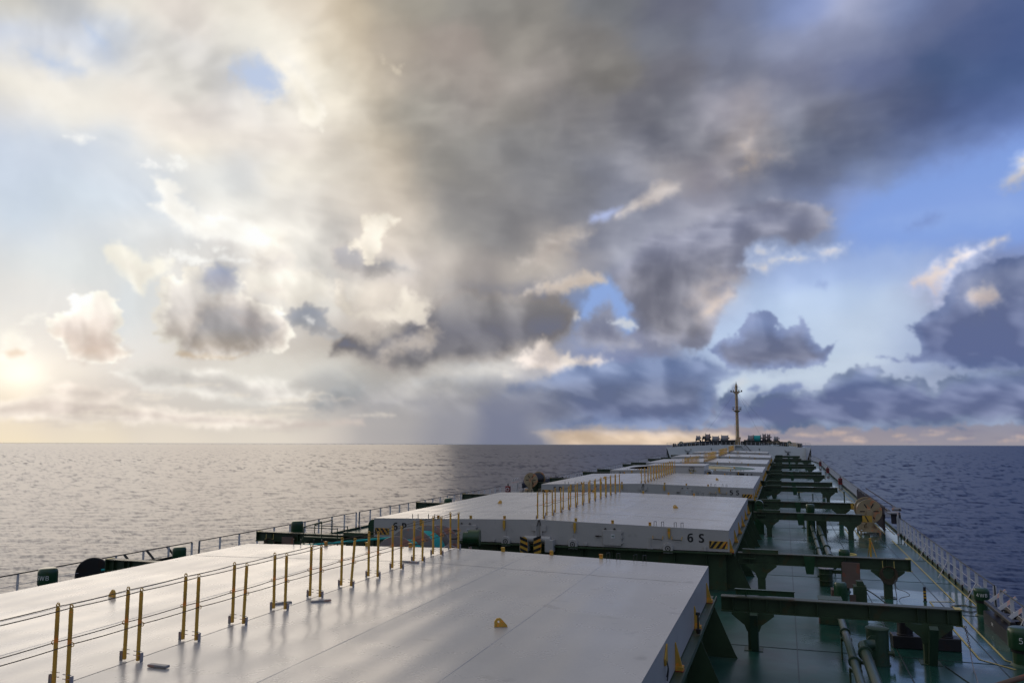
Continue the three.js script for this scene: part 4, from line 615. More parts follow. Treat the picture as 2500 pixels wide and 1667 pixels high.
railing(1, -14, -29.6, 1.34, 'white side railing behind the black fairlead on the starboard edge');
railing(1, -74.6, -150, 1.4, 'long white side railing far along the starboard edge', true);
railing(1, -151, -181, 1.4, 'short white side railing beside the forecastle, starboard edge', true);
railing(-1, -12, -31.2, 1.45, 'side railing on the port edge behind the nearest hatch');
railing(-1, -31.7, -46.2, 1.45, 'side railing on the port edge with rounded ends, second run');
railing(-1, -46.6, -73.6, 1.42, 'side railing on the port edge before the red extinguisher');
railing(-1, -79, -150, 1.42, 'long side railing far along the port edge', true);
railing(-1, -151, -181, 1.42, 'short side railing beside the forecastle, port edge', true);

// ------------------------------------------------------------------ ventilator heads
function ventHead(label, x, z, r, y0, y1, word, turn, stem = 0.7) {
  const t = thing('ventilator', label, 'ventilator', [x, sheer(z), z]); const h = y1 - y0;
  part('stem', [cyl(r * stem, r * stem, y0 - 0.05, 0, (y0 - 0.05) / 2, 0, 'y', 24), cyl(r * 0.95, r * 0.75, 0.06, 0, 0.03, 0, 'y', 24)], mat.vent, t);
  part('neck', cyl(r * 0.8, r * 0.8, 0.12, 0, y0 - 0.02, 0, 'y', 24), mat.dark, t);
  part('head', lathe([[0.001, y1], [r * 0.75, y1], [r * 0.9, y1 - h * 0.05], [r * 0.98, y1 - h * 0.16], [r, y1 - h * 0.3], [r, y0 + h * 0.1], [r * 0.96, y0 + 0.02], [r * 0.9, y0], [r * 0.5, y0]], 0, 0, 0, 36), mat.vent, t);
  if (word) { const g = text(word, r * 0.46, fontRegular, 0.1).map((q) => { const p = q.attributes.position; for (let i = 0; i < p.count; i++) { const a = p.getX(i) / r, d = r + 0.001 + p.getZ(i); p.setXYZ(i, Math.sin(a) * d, p.getY(i), Math.cos(a) * d); } q.computeVertexNormals(); return q.translate(0, (y0 + y1) / 2 - h * 0.02, 0); }); const l = part('lettering', g, mat.chalk, t); l.rotation.y = turn; }
  return t;
}
ventHead('green drum ventilator lettered 4WB at the starboard rail', 15.56, -30.95, 0.235, 0.5, 0.88, '4WB', -0.15);
ventHead('green drum ventilator lettered 5WB cut by the right edge', 15.2, -24.7, 0.31, 0.42, 0.95, '5WB', 0.3);
ventHead('green drum ventilator lettered 5WB on the port edge', -14.95, -22.75, 0.32, 0.66, 1.24, '5WB', 0.25);
ventHead('small green drum ventilator on the port edge beside a railing end', -15, -29.4, 0.28, 0.6, 1.12);
ventHead('green domed ventilator rising just behind the nearest starboard beam', 11.23, -30.2, 0.21, 0.3, 0.95);
ventHead('green flat-topped ventilator above the brown panel on the second starboard beam', 11.62, -34, 0.2, 1.1, 1.56);
ventHead('green ventilator standing behind the second port beam', -12.35, -34.2, 0.29, 1.2, 1.82);
ventHead('green ventilator behind the third starboard beam, above the pipes', 10.92, -51.6, 0.24, 1.35, 1.84, null, 0, 1.0);
ventHead('dark green ventilator at the port edge near the fourth port beam', -14.4, -57.5, 0.3, 0.6, 1.15);
function boxVent(label, x, z, h) { const t = thing('box_ventilator', label, 'ventilator', [x, 0, z]); part('casing', [box(0.5, h - 0.25, 0.5, 0, (h - 0.25) / 2, 0), cyl(0.25, 0.25, 0.5, 0, h - 0.25, 0, 'z', 24)], mat.vent, t); part('base_flange', box(0.62, 0.03, 0.62, 0, 0.018, 0), mat.green, t); part('front_cover', [box(0.4, 0.4, 0.02, 0, h - 0.5, 0.26), bar([0.22, h - 0.62, 0.27], [0.22, h - 0.4, 0.27], 0.02, 6)], mat.vent, t); }
boxVent('round-topped green box ventilator beside the 6P corner', -7.98, -33.75, 2.1); boxVent('round-topped green box ventilator at the far corner of the 6S cover', 8.05, -51.9, 1.98);

// ------------------------------------------------------------------ mooring fittings
{
  const t = thing('bollard', 'black double bollard under the nearest starboard beam', 'bollard', [13.12, 0, -25.85], 0.06);
  part('base', [rbox(1.72, 0.34, 0.5, 0, 0.17, 0, 0.025)], mat.black, t);
  for (const x of [-0.5, 0.5]) { const p = part('post', [cyl(0.2, 0.2, 0.42, x, 0.55, 0, 'y', 28), cyl(0.225, 0.225, 0.05, x, 0.75, 0, 'y', 28), ring(0.2, 0.015, x, 0.36, 0)], mat.black, t); part('pin', bar([x - 0.32, 0.66, 0], [x + 0.32, 0.66, 0], 0.018), mat.black, p); }
  part('yellow_mark', box(0.1, 0.12, 0.012, 0.02, 0.16, 0.258), mat.line, t);
}
function fairlead(s, label) {
  const t = thing('fairlead', label, 'fairlead', [s * 15.62, 0, -28.3]), q = (x) => s * x;
  part('base_box', [box(0.06, 0.36, 3.1, q(-0.22), 0.18, 0), box(0.05, 0.36, 3.1, q(0.3), 0.18, 0), box(0.56, 0.03, 3.1, q(0.04), 0.365, 0)], mat.black, t);
  for (const z of [-0.9, -0.1, 0.75]) part('roller', [cyl(0.13, 0.1, 0.16, q(0.05), 0.46, z, 'y', 20), cyl(0.16, 0.16, 0.03, q(0.05), 0.55, z, 'y', 20)], mat.black, t);
  part('top_bar', rbox(0.14, 0.12, 3.2, q(-0.16), 0.64, 0.1, 0.03), mat.black, t);
  part('outer_horn', [cyl(0.14, 0.14, 1.2, q(0.36), 0.5, -0.5, 'z', 16), cyl(0.16, 0.16, 1.2, q(0.38), 0.48, 0.9, 'z', 16)], mat.black, t);
  for (const z of [-1.45, -0.25, 1.0]) part('bracket_arm', flat([q(-0.12), 0.64, z], [q(0.42), 1.02, z - 0.1], 0.1, 0.02), s > 0 ? mat.white : mat.rail, t);  // port arms take a dark colour to show their unlit side
  part('lettering', text('SWL', 0.09, fontRegular, 0.1).map((g) => g.rotateY(-s * Math.PI / 2).translate(q(-0.252), 0.19, -0.4)), mat.chalk, t);
  return t;
}
fairlead(1, 'black roller fairlead with white bracket arms at the starboard rail'); fairlead(-1, 'black roller fairlead with arms coloured dark as unlit at the port rail');
{
  const t = thing('mooring_chock', 'dark round mooring chock on the port edge before the nearest port beam', 'mooring chock', [-15.5, 0, -25.3], 0.62);
  const sh = new THREE.Shape(); sh.moveTo(-0.6, 0); sh.lineTo(-0.56, 0.62); sh.absarc(0, 0.62, 0.56, Math.PI, 0, true); sh.lineTo(0.6, 0); const h = new THREE.Path(); h.absellipse(0.05, 0.62, 0.27, 0.3, 0, 6.2832); sh.holes.push(h);
  part('plate', new THREE.ExtrudeGeometry(sh, { depth: 0.1, bevelEnabled: true, bevelSize: 0.05, bevelThickness: 0.05, bevelSegments: 3 }).translate(0, 0, -0.05), mat.black, t); part('foot', box(1.5, 0.05, 0.7, 0, 0.03, 0), mat.black, t);
}
{ // winch between the nearest two hatches
  const t = thing('mooring_winch', 'large grey mooring winch with green rope before the 6P cover', 'winch', [-3.55, 0, -28.6]);
  const y = 1.42, disc = (name, z, r, m) => part(name, [cyl(r, r, 0.06, 0, y, z, 'z', 48), ring(r - 0.02, 0.03, 0, y, z, 'z', 48)], m, t);
  for (const [z, r] of [[1.75, 0.86], [0.55, 1.02], [-1.0, 0.98], [-2.1, 0.86]]) disc('flange', z, r, mat.greyPink);
  part('hub_cover', [cyl(0.42, 0.3, 0.2, 0, y, 1.9, 'z', 32), ring(0.55, 0.03, 0, y, 1.8, 'z', 40)], mat.greyPink, t);
  part('drum', cyl(0.4, 0.4, 3.8, 0, y, -0.2, 'z', 32), mat.greyPink, t);
  const coil = (z0, z1, r, n) => { const pts = []; for (let k = 0; k <= n * 18; k++) { const a = k / 18 * 6.2832; pts.push([Math.cos(a) * r, y + Math.sin(a) * r, z0 + (z1 - z0) * k / (n * 18)]); } return tube(pts, 0.052, 6, n * 18); };
  part('wound_rope', [coil(0.45, -0.9, 0.66, 13), coil(-0.85, 0.42, 0.74, 10)], mat.teal, t); part('wound_rope', [coil(1.65, 0.7, 0.6, 9)], mat.teal, t);
  part('bearing_stand', prism([[-0.75, 0], [0.75, 0], [0.2, 1.3], [-0.2, 1.3]], 0.12).translate(0, 0, 2.1), mat.greyPink, t); part('bearing_stand', prism([[-0.75, 0], [0.75, 0], [0.2, 1.3], [-0.2, 1.3]], 0.12).translate(0, 0, -2.4), mat.greyPink, t);
  part('bed_frame', [box(2.0, 0.16, 0.2, 0, 0.1, 2.1), box(2.0, 0.16, 0.2, 0, 0.1, -2.4), box(0.2, 0.16, 4.4, -0.9, 0.1, -0.15), box(0.2, 0.16, 4.4, 0.9, 0.1, -0.15)], mat.green, t);
  part('brake_arm', [tube([[0.3, 1.75, 1.3], [0.5, 1.95, 1.32], [0.7, 1.98, 1.34]], 0.02), bar([0.3, 1.75, 1.3], [0.22, 1.3, 1.3], 0.03)], mat.rail, t);
  const line = solo('mooring_rope', tube([[-3.6, 2.1, -28.7], [-7, 1.75, -28], [-10.5, 1.35, -27.3], [-15.2, 0.75, -25.4]], 0.045, 8), mat.teal, 'teal mooring rope stretched from the winch to the port edge', 'rope');
  const c = thing('winch_motor', 'dark green rounded winch motor before the 6P access door', 'motor', [-1.6, 0, -29.4], 0.2);
  part('casing', [cyl(0.3, 0.3, 0.42, 0, 2.0, 0, 'x', 8), cyl(0.33, 0.33, 0.06, 0.2, 2.0, 0, 'x', 8), cyl(0.22, 0.22, 0.2, -0.3, 2.0, 0, 'x', 16)], mat.vent, c); part('pedestal', [box(0.3, 1.72, 0.3, 0, 0.86, 0), box(0.6, 0.04, 0.6, 0, 0.03, 0)], mat.green, c); part('mounting_foot', box(0.12, 0.4, 0.1, -0.1, 1.5, 0.22), mat.grey, c);
  const w = thing('brake_wheel', 'grey spoked handwheel beside the winch, behind the nearest hatch edge', 'handwheel', [-1.75, 0, -27.4], 0.3);
  part('rim', ring(0.4, 0.03, 0, 1.55, 0, 'z', 36), mat.grey, w); for (let k = 0; k < 5; k++) part('spoke', bar([0, 1.55, 0], [Math.cos(k * 1.2566) * 0.39, 1.55 + Math.sin(k * 1.2566) * 0.39, 0], 0.016, 6), mat.grey, w); part('column', [bar([0, 0, -0.3], [0, 1.55, -0.02], 0.05), cyl(0.06, 0.06, 0.1, 0, 1.55, 0, 'z'), box(0.3, 0.03, 0.3, 0, 0.02, -0.3)], mat.green, w);
  const st = thing('valve_stand', 'thin black pipe stand beside the brake wheel', 'pipe stand', [-2.05, 0, -28.2]); part('pipe', [bar([0, 0, 0], [0, 2.12, 0], 0.022), bar([0, 2.1, 0], [0.3, 2.12, 0], 0.03)], mat.rail, st); part('valve', [cyl(0.05, 0.05, 0.14, 0.3, 2.17, 0), ring(0.09, 0.012, 0.3, 2.26, 0)], mat.rail, st);
}
{ // steps beside the second port beam
  const t = thing('access_steps', 'dark green railed steps beside the second port beam', 'steps', [-10.2, 0, -33.1]);
  for (const z of [-0.45, 0.45]) part('hand_rail', [bar([-0.8, 0.02, z], [-0.8, 1.75, z], 0.022), bar([0.1, 1.3, z], [0.1, 2.0, z], 0.022), bar([-0.8, 1.75, z], [0.1, 2.0, z], 0.022), bar([0.9, 1.3, z], [0.9, 1.75, z], 0.022), bar([-0.8, 1.72, z], [0.9, 1.72, z], 0.018)], mat.green, t);
  part('platform', box(1.9, 0.05, 0.9, 0.1, 1.3, 0), mat.green, t); for (let k = 1; k < 5; k++) part('tread', box(0.22, 0.03, 0.8, -1.5 + k * 0.14, k * 0.26, 0), mat.green, t); part('support', [bar([0.9, 0, 0.4], [0.9, 1.3, 0.4], 0.03), bar([0.9, 0, -0.4], [0.9, 1.3, -0.4], 0.03), bar([-1.5, 0.02, 0.42], [-0.8, 1.3, 0.42], 0.03), bar([-1.5, 0.02, -0.42], [-0.8, 1.3, -0.42], 0.03)], mat.green, t);
}
for (const [s, x, lab] of [[1, 11.76, 'brown-grey flat panel hung on the second starboard beam'], [-1, -12.05, 'grey-brown flat panel hung on the second port beam']]) { const t = thing('beam_panel', lab, 'panel', [x, 0, -33.0]); part('sheet', rbox(0.62, 0.92, 0.05, 0, 0.76, 0, 0.015), mat.brown, t); part('clamp', [box(0.5, 0.05, 0.12, 0, 1.23, -0.05), box(0.04, 0.3, 0.05, 0.32, 0.45, 0.0)], mat.rail, t); }
// coils of rope on the beams
for (const [x, z, lab] of [[13.02, -32.98, 'grey rope coil hung on the leg of the second starboard beam'], [-12.98, -32.98, 'rope coil hung on the outer end of the second port beam']]) {
  const t = thing('rope_coil', lab, 'rope coil', [x, 0, z]); const g = []; for (let k = 0; k < 6; k++) { const R = 0.2 + 0.02 * k, pts = []; for (let a = 0; a <= 24; a++) { const q = a / 24 * 6.2832; pts.push([Math.cos(q) * R * (1 + 0.03 * Math.sin(3 * q + k)), 0.9 - 0.012 * k + Math.sin(q) * R * 1.05, 0.02 * Math.sin(2 * q + k) + 0.012 * k]); } g.push(tube(pts, 0.011, 5, 40)); } part('loops', g, mat.rope, t);
  for (const q of [-0.19, 0.19]) part('hook', [box(0.02, 0.22, 0.03, q, 1.22, 0.02), box(0.02, 0.03, 0.12, q, 1.12, 0.06)], mat.line, t);
  if (x > 0) part('loose_end', [tube([[0.2, 0.7, 0], [0.24, 0.4, 0.04], [0.5, 0.32, 0.2], [0.62, 0.22, 0.3], [0.35, 0.1, 0.2], [0.28, 0.01, 0.15]], 0.01), tube([[0.16, 0.7, 0], [0.2, 0.3, 0.05], [0.22, 0.02, 0.1]], 0.012)], mat.rope, t);
}

// ------------------------------------------------------------------ pipes on the starboard deck
function pipe(label, x, y, r, z0, z1, joints, extra) {
  const t = thing('deck_pipe', label, 'pipe', [x, 0, 0]); part('pipe', [cyl(r, r, z0 - z1, 0, y, (z0 + z1) / 2, 'z', 20), ...(extra ?? [])], mat.pipe, t);
  for (const z of joints) part('flange', [cyl(r * 1.42, r * 1.42, 0.035, 0, y, z + 0.03, 'z', 20), cyl(r * 1.42, r * 1.42, 0.035, 0, y, z - 0.03, 'z', 20), cyl(r * 1.2, r * 1.2, 0.12, 0, y, z, 'z', 20)], mat.pipe, t);
  for (const z of joints) part('support', [box(0.04, y - r * 0.6, 0.12, -r * 1.25, (y - r * 0.6) / 2, z + 0.35), box(0.04, y - r * 0.6, 0.12, r * 1.25, (y - r * 0.6) / 2, z + 0.35), box(r * 3, 0.05, 0.12, 0, y - r - 0.02, z + 0.35)], mat.green, t);
  return t;
}
pipe('slimmer green pipe, left of two running under the nearest starboard beam', 10.98, 0.6, 0.095, -4, -28.5, [-21.3, -24.3, -12]);
const bend = (x, y, z, R, r, sx) => { const pts = []; for (let k = 0; k <= 8; k++) { const a = k / 8 * Math.PI / 2; pts.push([x + sx * R * (1 - Math.cos(a)), y, z - R * Math.sin(a)]); } return tube(pts, r, 16, 12); };
pipe('thicker green pipe, right of two, bending into the round valve box', 11.3, 0.6, 0.12, -4, -22.9, [-22.2, -13], [bend(0, 0.6, -22.9, 0.3, 0.12, 1)]);
{ const t = thing('valve_box', 'round green valve box with flat lid beside the pipes', 'valve box', [11.72, 0, -23.75]); part('drum', [cyl(0.27, 0.27, 0.86, 0, 0.43, 0, 'y', 32), cyl(0.3, 0.3, 0.03, 0, 0.02, 0, 'y', 32)], mat.pipe, t); part('lid', cyl(0.29, 0.29, 0.035, 0, 0.878, 0, 'y', 32), mat.pipe, t); part('pipe_flange', [cyl(0.18, 0.18, 0.05, -0.1, 0.58, 0.24, 'z', 24)], mat.pipe, t); part('drain_knob', [cyl(0.06, 0.06, 0.16, 0.3, 0.3, 0.08, 'x', 12), cyl(0.09, 0.09, 0.03, 0.36, 0.3, 0.08, 'x', 12)], mat.green, t); }
{ const t = thing('valve_chest', 'dark box-shaped valve chest left of the pipes behind the nearest beam', 'valve chest', [10.8, 0, -28.3]); part('casing', [box(0.62, 0.72, 0.6, 0, 0.37, 0), box(0.7, 0.03, 0.68, 0, 0.75, 0)], mat.green, t); part('side_plate', box(0.03, 0.66, 0.5, -0.33, 0.35, 0.02), mat.brown, t); part('hose_loop', [tube([[-0.35, 0.55, 0.1], [-0.7, 0.62, 0.15], [-0.85, 0.5, 0.2], [-0.6, 0.42, 0.25], [-0.33, 0.42, 0.2]], 0.022)], mat.rail, t); }
{ const t = thing('vent_casing', 'brown and green box casing around the domed ventilator', 'casing', [11.45, 0, -30.7]); part('left_plate', [box(0.16, 0.66, 0.5, -0.42, 0.33, 0.1)], mat.brown, t); part('right_box', [box(0.4, 0.78, 0.5, 0.42, 0.39, -0.1), prism([[-0.1, 0], [0.16, 0], [0.1, 0.16], [-0.1, 0.16]], 0.3).translate(0.42, 0.78, -0.1)], mat.green, t); part('front_plate', box(0.2, 0.5, 0.02, 0.16, 0.28, 0.3), mat.brown, t); }
{ const t = thing('sounding_drum', 'dark drum with a pale lid beside the brown panel', 'drum', [10.98, 0, -35.1]); part('barrel', cyl(0.24, 0.25, 0.64, 0, 0.33, 0, 'y', 28), mat.green, t); part('lid', [cyl(0.29, 0.29, 0.03, 0, 0.665, 0, 'y', 28), bar([0, 0.68, -0.25], [0, 0.68, 0.25], 0.014)], mat.grey, t); part('clamp', [box(0.1, 0.08, 0.08, -0.26, 0.35, 0.05), ring(0.255, 0.02, 0, 0.2, 0), ring(0.25, 0.02, 0, 0.45, 0)], mat.green, t); part('side_arm', box(0.4, 0.14, 0.12, 0.4, 0.55, 0), mat.green, t); }
pipe('slimmer green pipe, left of two beyond the second starboard beam', 10.95, 0.6, 0.095, -36, -52, [-38, -41, -44.5, -48]);
pipe('thicker green pipe, right of two beyond the second starboard beam', 11.32, 0.6, 0.125, -36, -51, [-38.5, -41.6, -46]);
{ const t = thing('valve_chest', 'green square valve chest behind the third starboard beam', 'valve chest', [11.5, 0, -51.7]); part('casing', [box(0.55, 1.0, 0.55, 0, 0.5, 0), box(0.62, 0.03, 0.62, 0, 1.02, 0)], mat.green, t); part('hand_knob', [bar([0.1, 1.0, 0], [0.1, 1.14, 0], 0.02), cyl(0.09, 0.09, 0.05, 0.32, 0.3, 0.1, 'x', 12)], mat.green, t); }
// hand wheels and rings picked out in yellow
const hw0 = (() => { const o = new THREE.Group(); o.name = 'yellow_handwheel'; part('rim', ring(0.34, 0.035, 0, 0.55, 0, 'y', 32), mat.line, o); part('spoke', [bar([-0.33, 0.55, 0], [0.33, 0.55, 0], 0.015, 6), bar([0, 0.55, -0.33], [0, 0.55, 0.33], 0.015, 6)], mat.line, o); part('stem', [cyl(0.05, 0.04, 0.56, 0, 0.28, 0, 'y', 12), cyl(0.14, 0.14, 0.03, 0, 0.02, 0, 'y', 16)], mat.green, o); return o; })();
dup(hw0, [12.15, 0, -40.2], 0); tag(aboard.at(-1), 'yellow ring handwheel behind the second starboard beam', 'handwheel');
dup(hw0, [10.62, 0, -56.0], 0); tag(aboard.at(-1), 'pale yellow handwheel left of the third beam ventilator', 'handwheel');
dup(hw0, [10.75, 0, -85.6], 0); tag(aboard.at(-1), 'yellow handwheel, farther of two standing between far starboard beams', 'handwheel'); dup(hw0, [10.8, 0, -82.4], 0); tag(aboard.at(-1), 'yellow handwheel, nearer of two standing between far starboard beams', 'handwheel');
{ const t = thing('striped_post', 'short post with yellow and black rings beside the deck markings', 'marker post', [14.15, 0, -32.9]); part('post', cyl(0.05, 0.045, 0.5, 0, 0.25, 0, 'y', 16), mat.ink, t); for (const y of [0.14, 0.24, 0.34]) part('yellow_ring', cyl(0.053, 0.052, 0.05, 0, y, 0, 'y', 16), mat.yellow, t); part('base', cyl(0.07, 0.06, 0.03, 0, 0.015, 0, 'y', 16), mat.green, t); }
{ const t = thing('tripod_post', 'yellow post on braced legs standing alone on the starboard deck', 'post', [13.36, 0, -43.4]); part('post', [cyl(0.045, 0.045, 0.92, 0, 0.46, 0, 'y', 12), cyl(0.06, 0.06, 0.03, 0, 0.93, 0, 'y', 12)], mat.yellow, t); part('leg', bar([0.02, 0.85, 0], [0.24, 0.01, 0.35], 0.02, 6), mat.yellow, t); part('leg', bar([0, 0.85, 0], [-0.1, 0.01, -0.4], 0.02, 6), mat.yellow, t); }
solo('shackle_chain', [...Array(12).keys()].map((k) => ring(0.026, 0.008, 13.85 + 0.006 * k, 0.97 - 0.046 * k, -24.2 + 0.006 * k, k % 2 ? 'x' : 'z', 10)), mat.brown, 'rusty chain hanging from the end of the nearest starboard beam', 'chain');
solo('slack_wire', tube([[13.9, 0.45, -24.1], [13.92, 0.05, -23.9], [13.85, 0.012, -23.2], [13.72, 0.012, -22.2], [13.6, 0.012, -20]], 0.012, 5, 40), mat.grey, 'pale wire trailing over the deck below the beam chain', 'wire');
solo('slack_wire', tube([[13.3, 0.012, -24], [13.5, 0.012, -23], [13.75, 0.012, -21.6], [13.8, 0.012, -20]], 0.012, 5, 40), mat.rail, 'dark wire lying on the deck beside the pale one', 'wire');
solo('rope_loop', tube([[14.9, 0.02, -32.3], [15.35, 0.02, -32.5], [15.62, 0.02, -32.0], [15.3, 0.02, -31.4], [14.95, 0.02, -31.8], [14.85, 0.02, -32.3]], 0.014, 6, 60), mat.rail, 'dark rope loop lying on the deck near the 4WB ventilator', 'rope');
solo('deck_wire', tube([[12.1, 0.02, -35.5], [12.35, 0.012, -34.8], [12.6, 0.012, -33.6], [12.8, 0.012, -32]], 0.014, 5, 40), mat.rail, 'dark wire crossing the deck right of the brown panel', 'wire');
solo('rusty_pipe', bar([10.5, 4.17, -6.0], [11.4, 4.47, -6.2], 0.017, 12), mat.brown, 'rusty brown pipe crossing the lower right corner', 'pipe');

// ------------------------------------------------------------------ hose reels, accommodation ladders
function reel(label, x, y, z, r, L, s) {
  const t = thing('hose_reel', label, 'reel', [x, 0, z]);
  const sh = new THREE.Shape([...Array(56).keys()].map((k) => new THREE.Vector2(r * Math.cos(k / 56 * 6.28319), r * Math.sin(k / 56 * 6.28319)))); for (let k = 0; k < 6; k++) { const a = k * Math.PI / 3 + 0.03, c = Math.cos(a), q = Math.sin(a), w = 0.035, at = (u, v) => new THREE.Vector2(c * r * u - q * v, q * r * u + c * v); sh.holes.push(new THREE.Path([at(0.36, w), at(0.74, w), at(0.77, 0), at(0.74, -w), at(0.36, -w), at(0.33, 0)])); }
  const disc = new THREE.ExtrudeGeometry(sh, { depth: 0.04, bevelEnabled: false });
  part('side_disc', disc.clone().translate(0, y, 0), mat.tan, t); part('side_disc', disc.clone().translate(0, y, -L), mat.tan, t);
  part('drum', cyl(r * 0.72, r * 0.72, L - 0.04, 0, y, -L / 2 + 0.02, 'z', 40), mat.black, t);
  part('wound_wire', [...Array(16).keys()].map((k) => ring(r * 0.8, 0.055, 0, y, -0.12 - k * (L - 0.2) / 15.5, 'z', 36)), mat.black, t);
  part('rim_hoop', [ring(r, 0.03, 0, y, 0.02, 'z', 48), ring(r, 0.03, 0, y, -L + 0.02, 'z', 48)], mat.tan, t); part('hub', [cyl(r * 0.22, r * 0.2, 0.06, 0, y, 0.07, 'z', 20), box(0.1, 0.1, 0.06, -0.1, y - 0.08, 0.12)], mat.tan, t);
  for (const q of [0.22, -L - 0.2]) { part('stand', [box(0.3, y - 0.25, 0.04, 0, (y - 0.25) / 2 + 0.28, q - 0.04), box(0.04, y - 0.3, 0.1, -0.15, y / 2, q), box(0.04, y - 0.3, 0.1, 0.15, y / 2, q), box(0.85, 0.16, 0.16, 0, 0.3, q)], mat.tan, t); part('brace', bar([0.16, 0.75, q], [0.55, 0.12, q - 0.05], 0.03), mat.tan, t); part('brace', bar([-0.16, 0.75, q], [-0.6, 0.25, q - 0.3], 0.03), mat.tan, t); part('base_rail', [box(1.15, 0.07, 0.08, 0, 0.2, q + 0.1), box(0.1, 0.2, 0.1, -0.52, 0.1, q + 0.1), box(0.1, 0.2, 0.1, 0.52, 0.1, q + 0.1)], mat.tan, t); }
  part('base_runner', box(0.08, 0.07, L + 0.5, -0.55, 0.2, -L / 2), mat.tan, t); part('base_runner', box(0.08, 0.07, L + 0.5, 0.55, 0.2, -L / 2), mat.tan, t);
  part('gear_case', [cyl(0.2, 0.2, 0.3, -0.42, 0.62, 0.0, 'x', 16), box(0.3, 0.3, 0.3, -0.5, 0.42, 0.05)], mat.tan, t);
  return t;
}
reel('tan wire reel with six slots beside the fourth starboard beam end', 14.26, 1.34, -53.6, 0.68, 1.9, 1); reel('tan wire reel with six slots on the port side deck', -13.25, 1.62, -75.0, 0.66, 2.6, -1);
{
  const t = thing('accommodation_ladder', 'dark netted accommodation ladder stowed along the starboard rail', 'ladder', [15.55, 0, 0]);
  for (const x of [-0.32, 0.3]) part('stringer', [box(0.06, 0.24, 19, x, 0.95, -64.4), box(0.04, 0.06, 19, x, 1.5, -64.4)], mat.net, t);
  for (let k = 0; k < 26; k++) part('tread', box(0.6, 0.03, 0.2, 0, 0.9, -55.4 - k * 0.72), mat.grey, t);
  for (let k = 0; k < 22; k++) { const z = -55 - k * 0.88; part('upright', [box(0.04, 1.3, 0.05, -0.33, 0.8, z)], mat.net, t); part('diagonal', bar([-0.33, 0.25, z], [-0.33, 1.42, z - 0.8], 0.02, 5), mat.net, t); }
  part('net', [...Array(60).keys()].map((k) => bar([-0.36, 0.1, -55 - k * 0.32], [-0.36, 1.3 + 0.1 * hash3(k, 1, 1), -55.3 - k * 0.32], 0.024, 4)), mat.net, t);
  part('platform', [box(0.7, 0.06, 1.0, 0.05, 1.28, -53.9), bar([-0.25, 1.45, -53.5], [-0.25, 1.45, -56], 0.025), bar([0.3, 1.5, -53.4], [0.3, 1.5, -56], 0.025), cyl(0.1, 0.1, 0.5, 0.2, 1.5, -53.6, 'x', 12)], mat.grey, t); part('winch_box', [box(0.36, 0.6, 0.5, 0.12, 0.95, -53.9), box(0.1, 0.1, 0.12, 0.34, 1.5, -53.5)], mat.net, t);
  const g = thing('gangway_gate', 'white posts with a dark hoop at the starboard gangway gap', 'gate post', [15.84, 0, -53.2]); part('white_post', [box(0.07, 1.3, 0.05, -0.08, 0.65, -0.1), box(0.07, 1.1, 0.05, -0.08, 0.55, -0.4)], mat.white, g); part('dark_hoop', [bar([0, 0.02, 0], [0, 1.38, 0], 0.03), tube([[0.02, 1.2, 0], [0.04, 1.22, 0.14], [0.02, 1.0, 0.22], [0.02, 0.1, 0.24]], 0.026)], mat.rail, g);
  const p = thing('white_upright', 'single white upright beside the starboard ladder', 'post', [15.35, 0, -56.6]); part('post', box(0.09, 1.0, 0.05, 0, 0.5, 0), mat.white, p); part('foot', box(0.2, 0.03, 0.16, 0, 0.02, 0), mat.green, p);
  const q = thing('gangway_gate', 'white hoops at the port gangway gap beside the wire reel', 'gate post', [-15.6, 0, -78.1]); for (const z of [0, 0.75, 1.5]) part('hoop', tube([[0, 0, z], [0, 1.5, z], [0, 1.62, z - 0.15], [0, 1.5, z - 0.3], [0, 0, z - 0.3]], 0.035, 6, 30), mat.white, q);
  const lb = thing('accommodation_ladder', 'dark accommodation ladder stowed along the port rail beyond the reel', 'ladder', [-15.4, 0, 0]); part('stringer', [box(0.06, 0.5, 14, -0.3, 0.75, -87)], mat.net, lb); part('stringer', [box(0.06, 0.5, 14, 0.3, 0.75, -87)], mat.net, lb); for (let k = 0; k < 16; k++) part('tread', box(0.56, 0.03, 0.2, 0, 0.7, -80.5 - k * 0.86), mat.net, lb); for (let k = 0; k < 7; k++) part('upright', bar([-0.3, 0.1, -80.4 - k * 2.1], [-0.3, 1.25, -80.4 - k * 2.1], 0.03, 5), mat.net, lb);
}
for (const [x, z, lab] of [[15.45, -100, 'red hydrant box at the starboard rail, nearest of three'], [15.45, -128, 'dark red hydrant box at the starboard rail, middle of three'], [15.4, -152, 'dark red hydrant box at the starboard rail, farthest of three'], [-15.5, -74.9, 'red and white extinguisher rack on the port edge']]) {
  const t = thing('hydrant_box', lab, 'hydrant', [x, sheer(z), z]); part('cabinet', [rbox(0.42, 0.72, 0.36, 0, 0.66, 0, 0.03)], mat.red, t); part('stand', [box(0.06, 0.32, 0.3, -0.15, 0.16, 0), box(0.06, 0.32, 0.3, 0.15, 0.16, 0)], mat.rail, t); part('hose', ring(0.14, 0.035, 0.02, 0.72, 0.21, 'z', 20), x < 0 ? mat.white : mat.rail, t); part('valve', [cyl(0.06, 0.06, 0.2, 0, 1.1, 0), ring(0.09, 0.014, 0, 1.2, 0)], mat.rail, t);
}
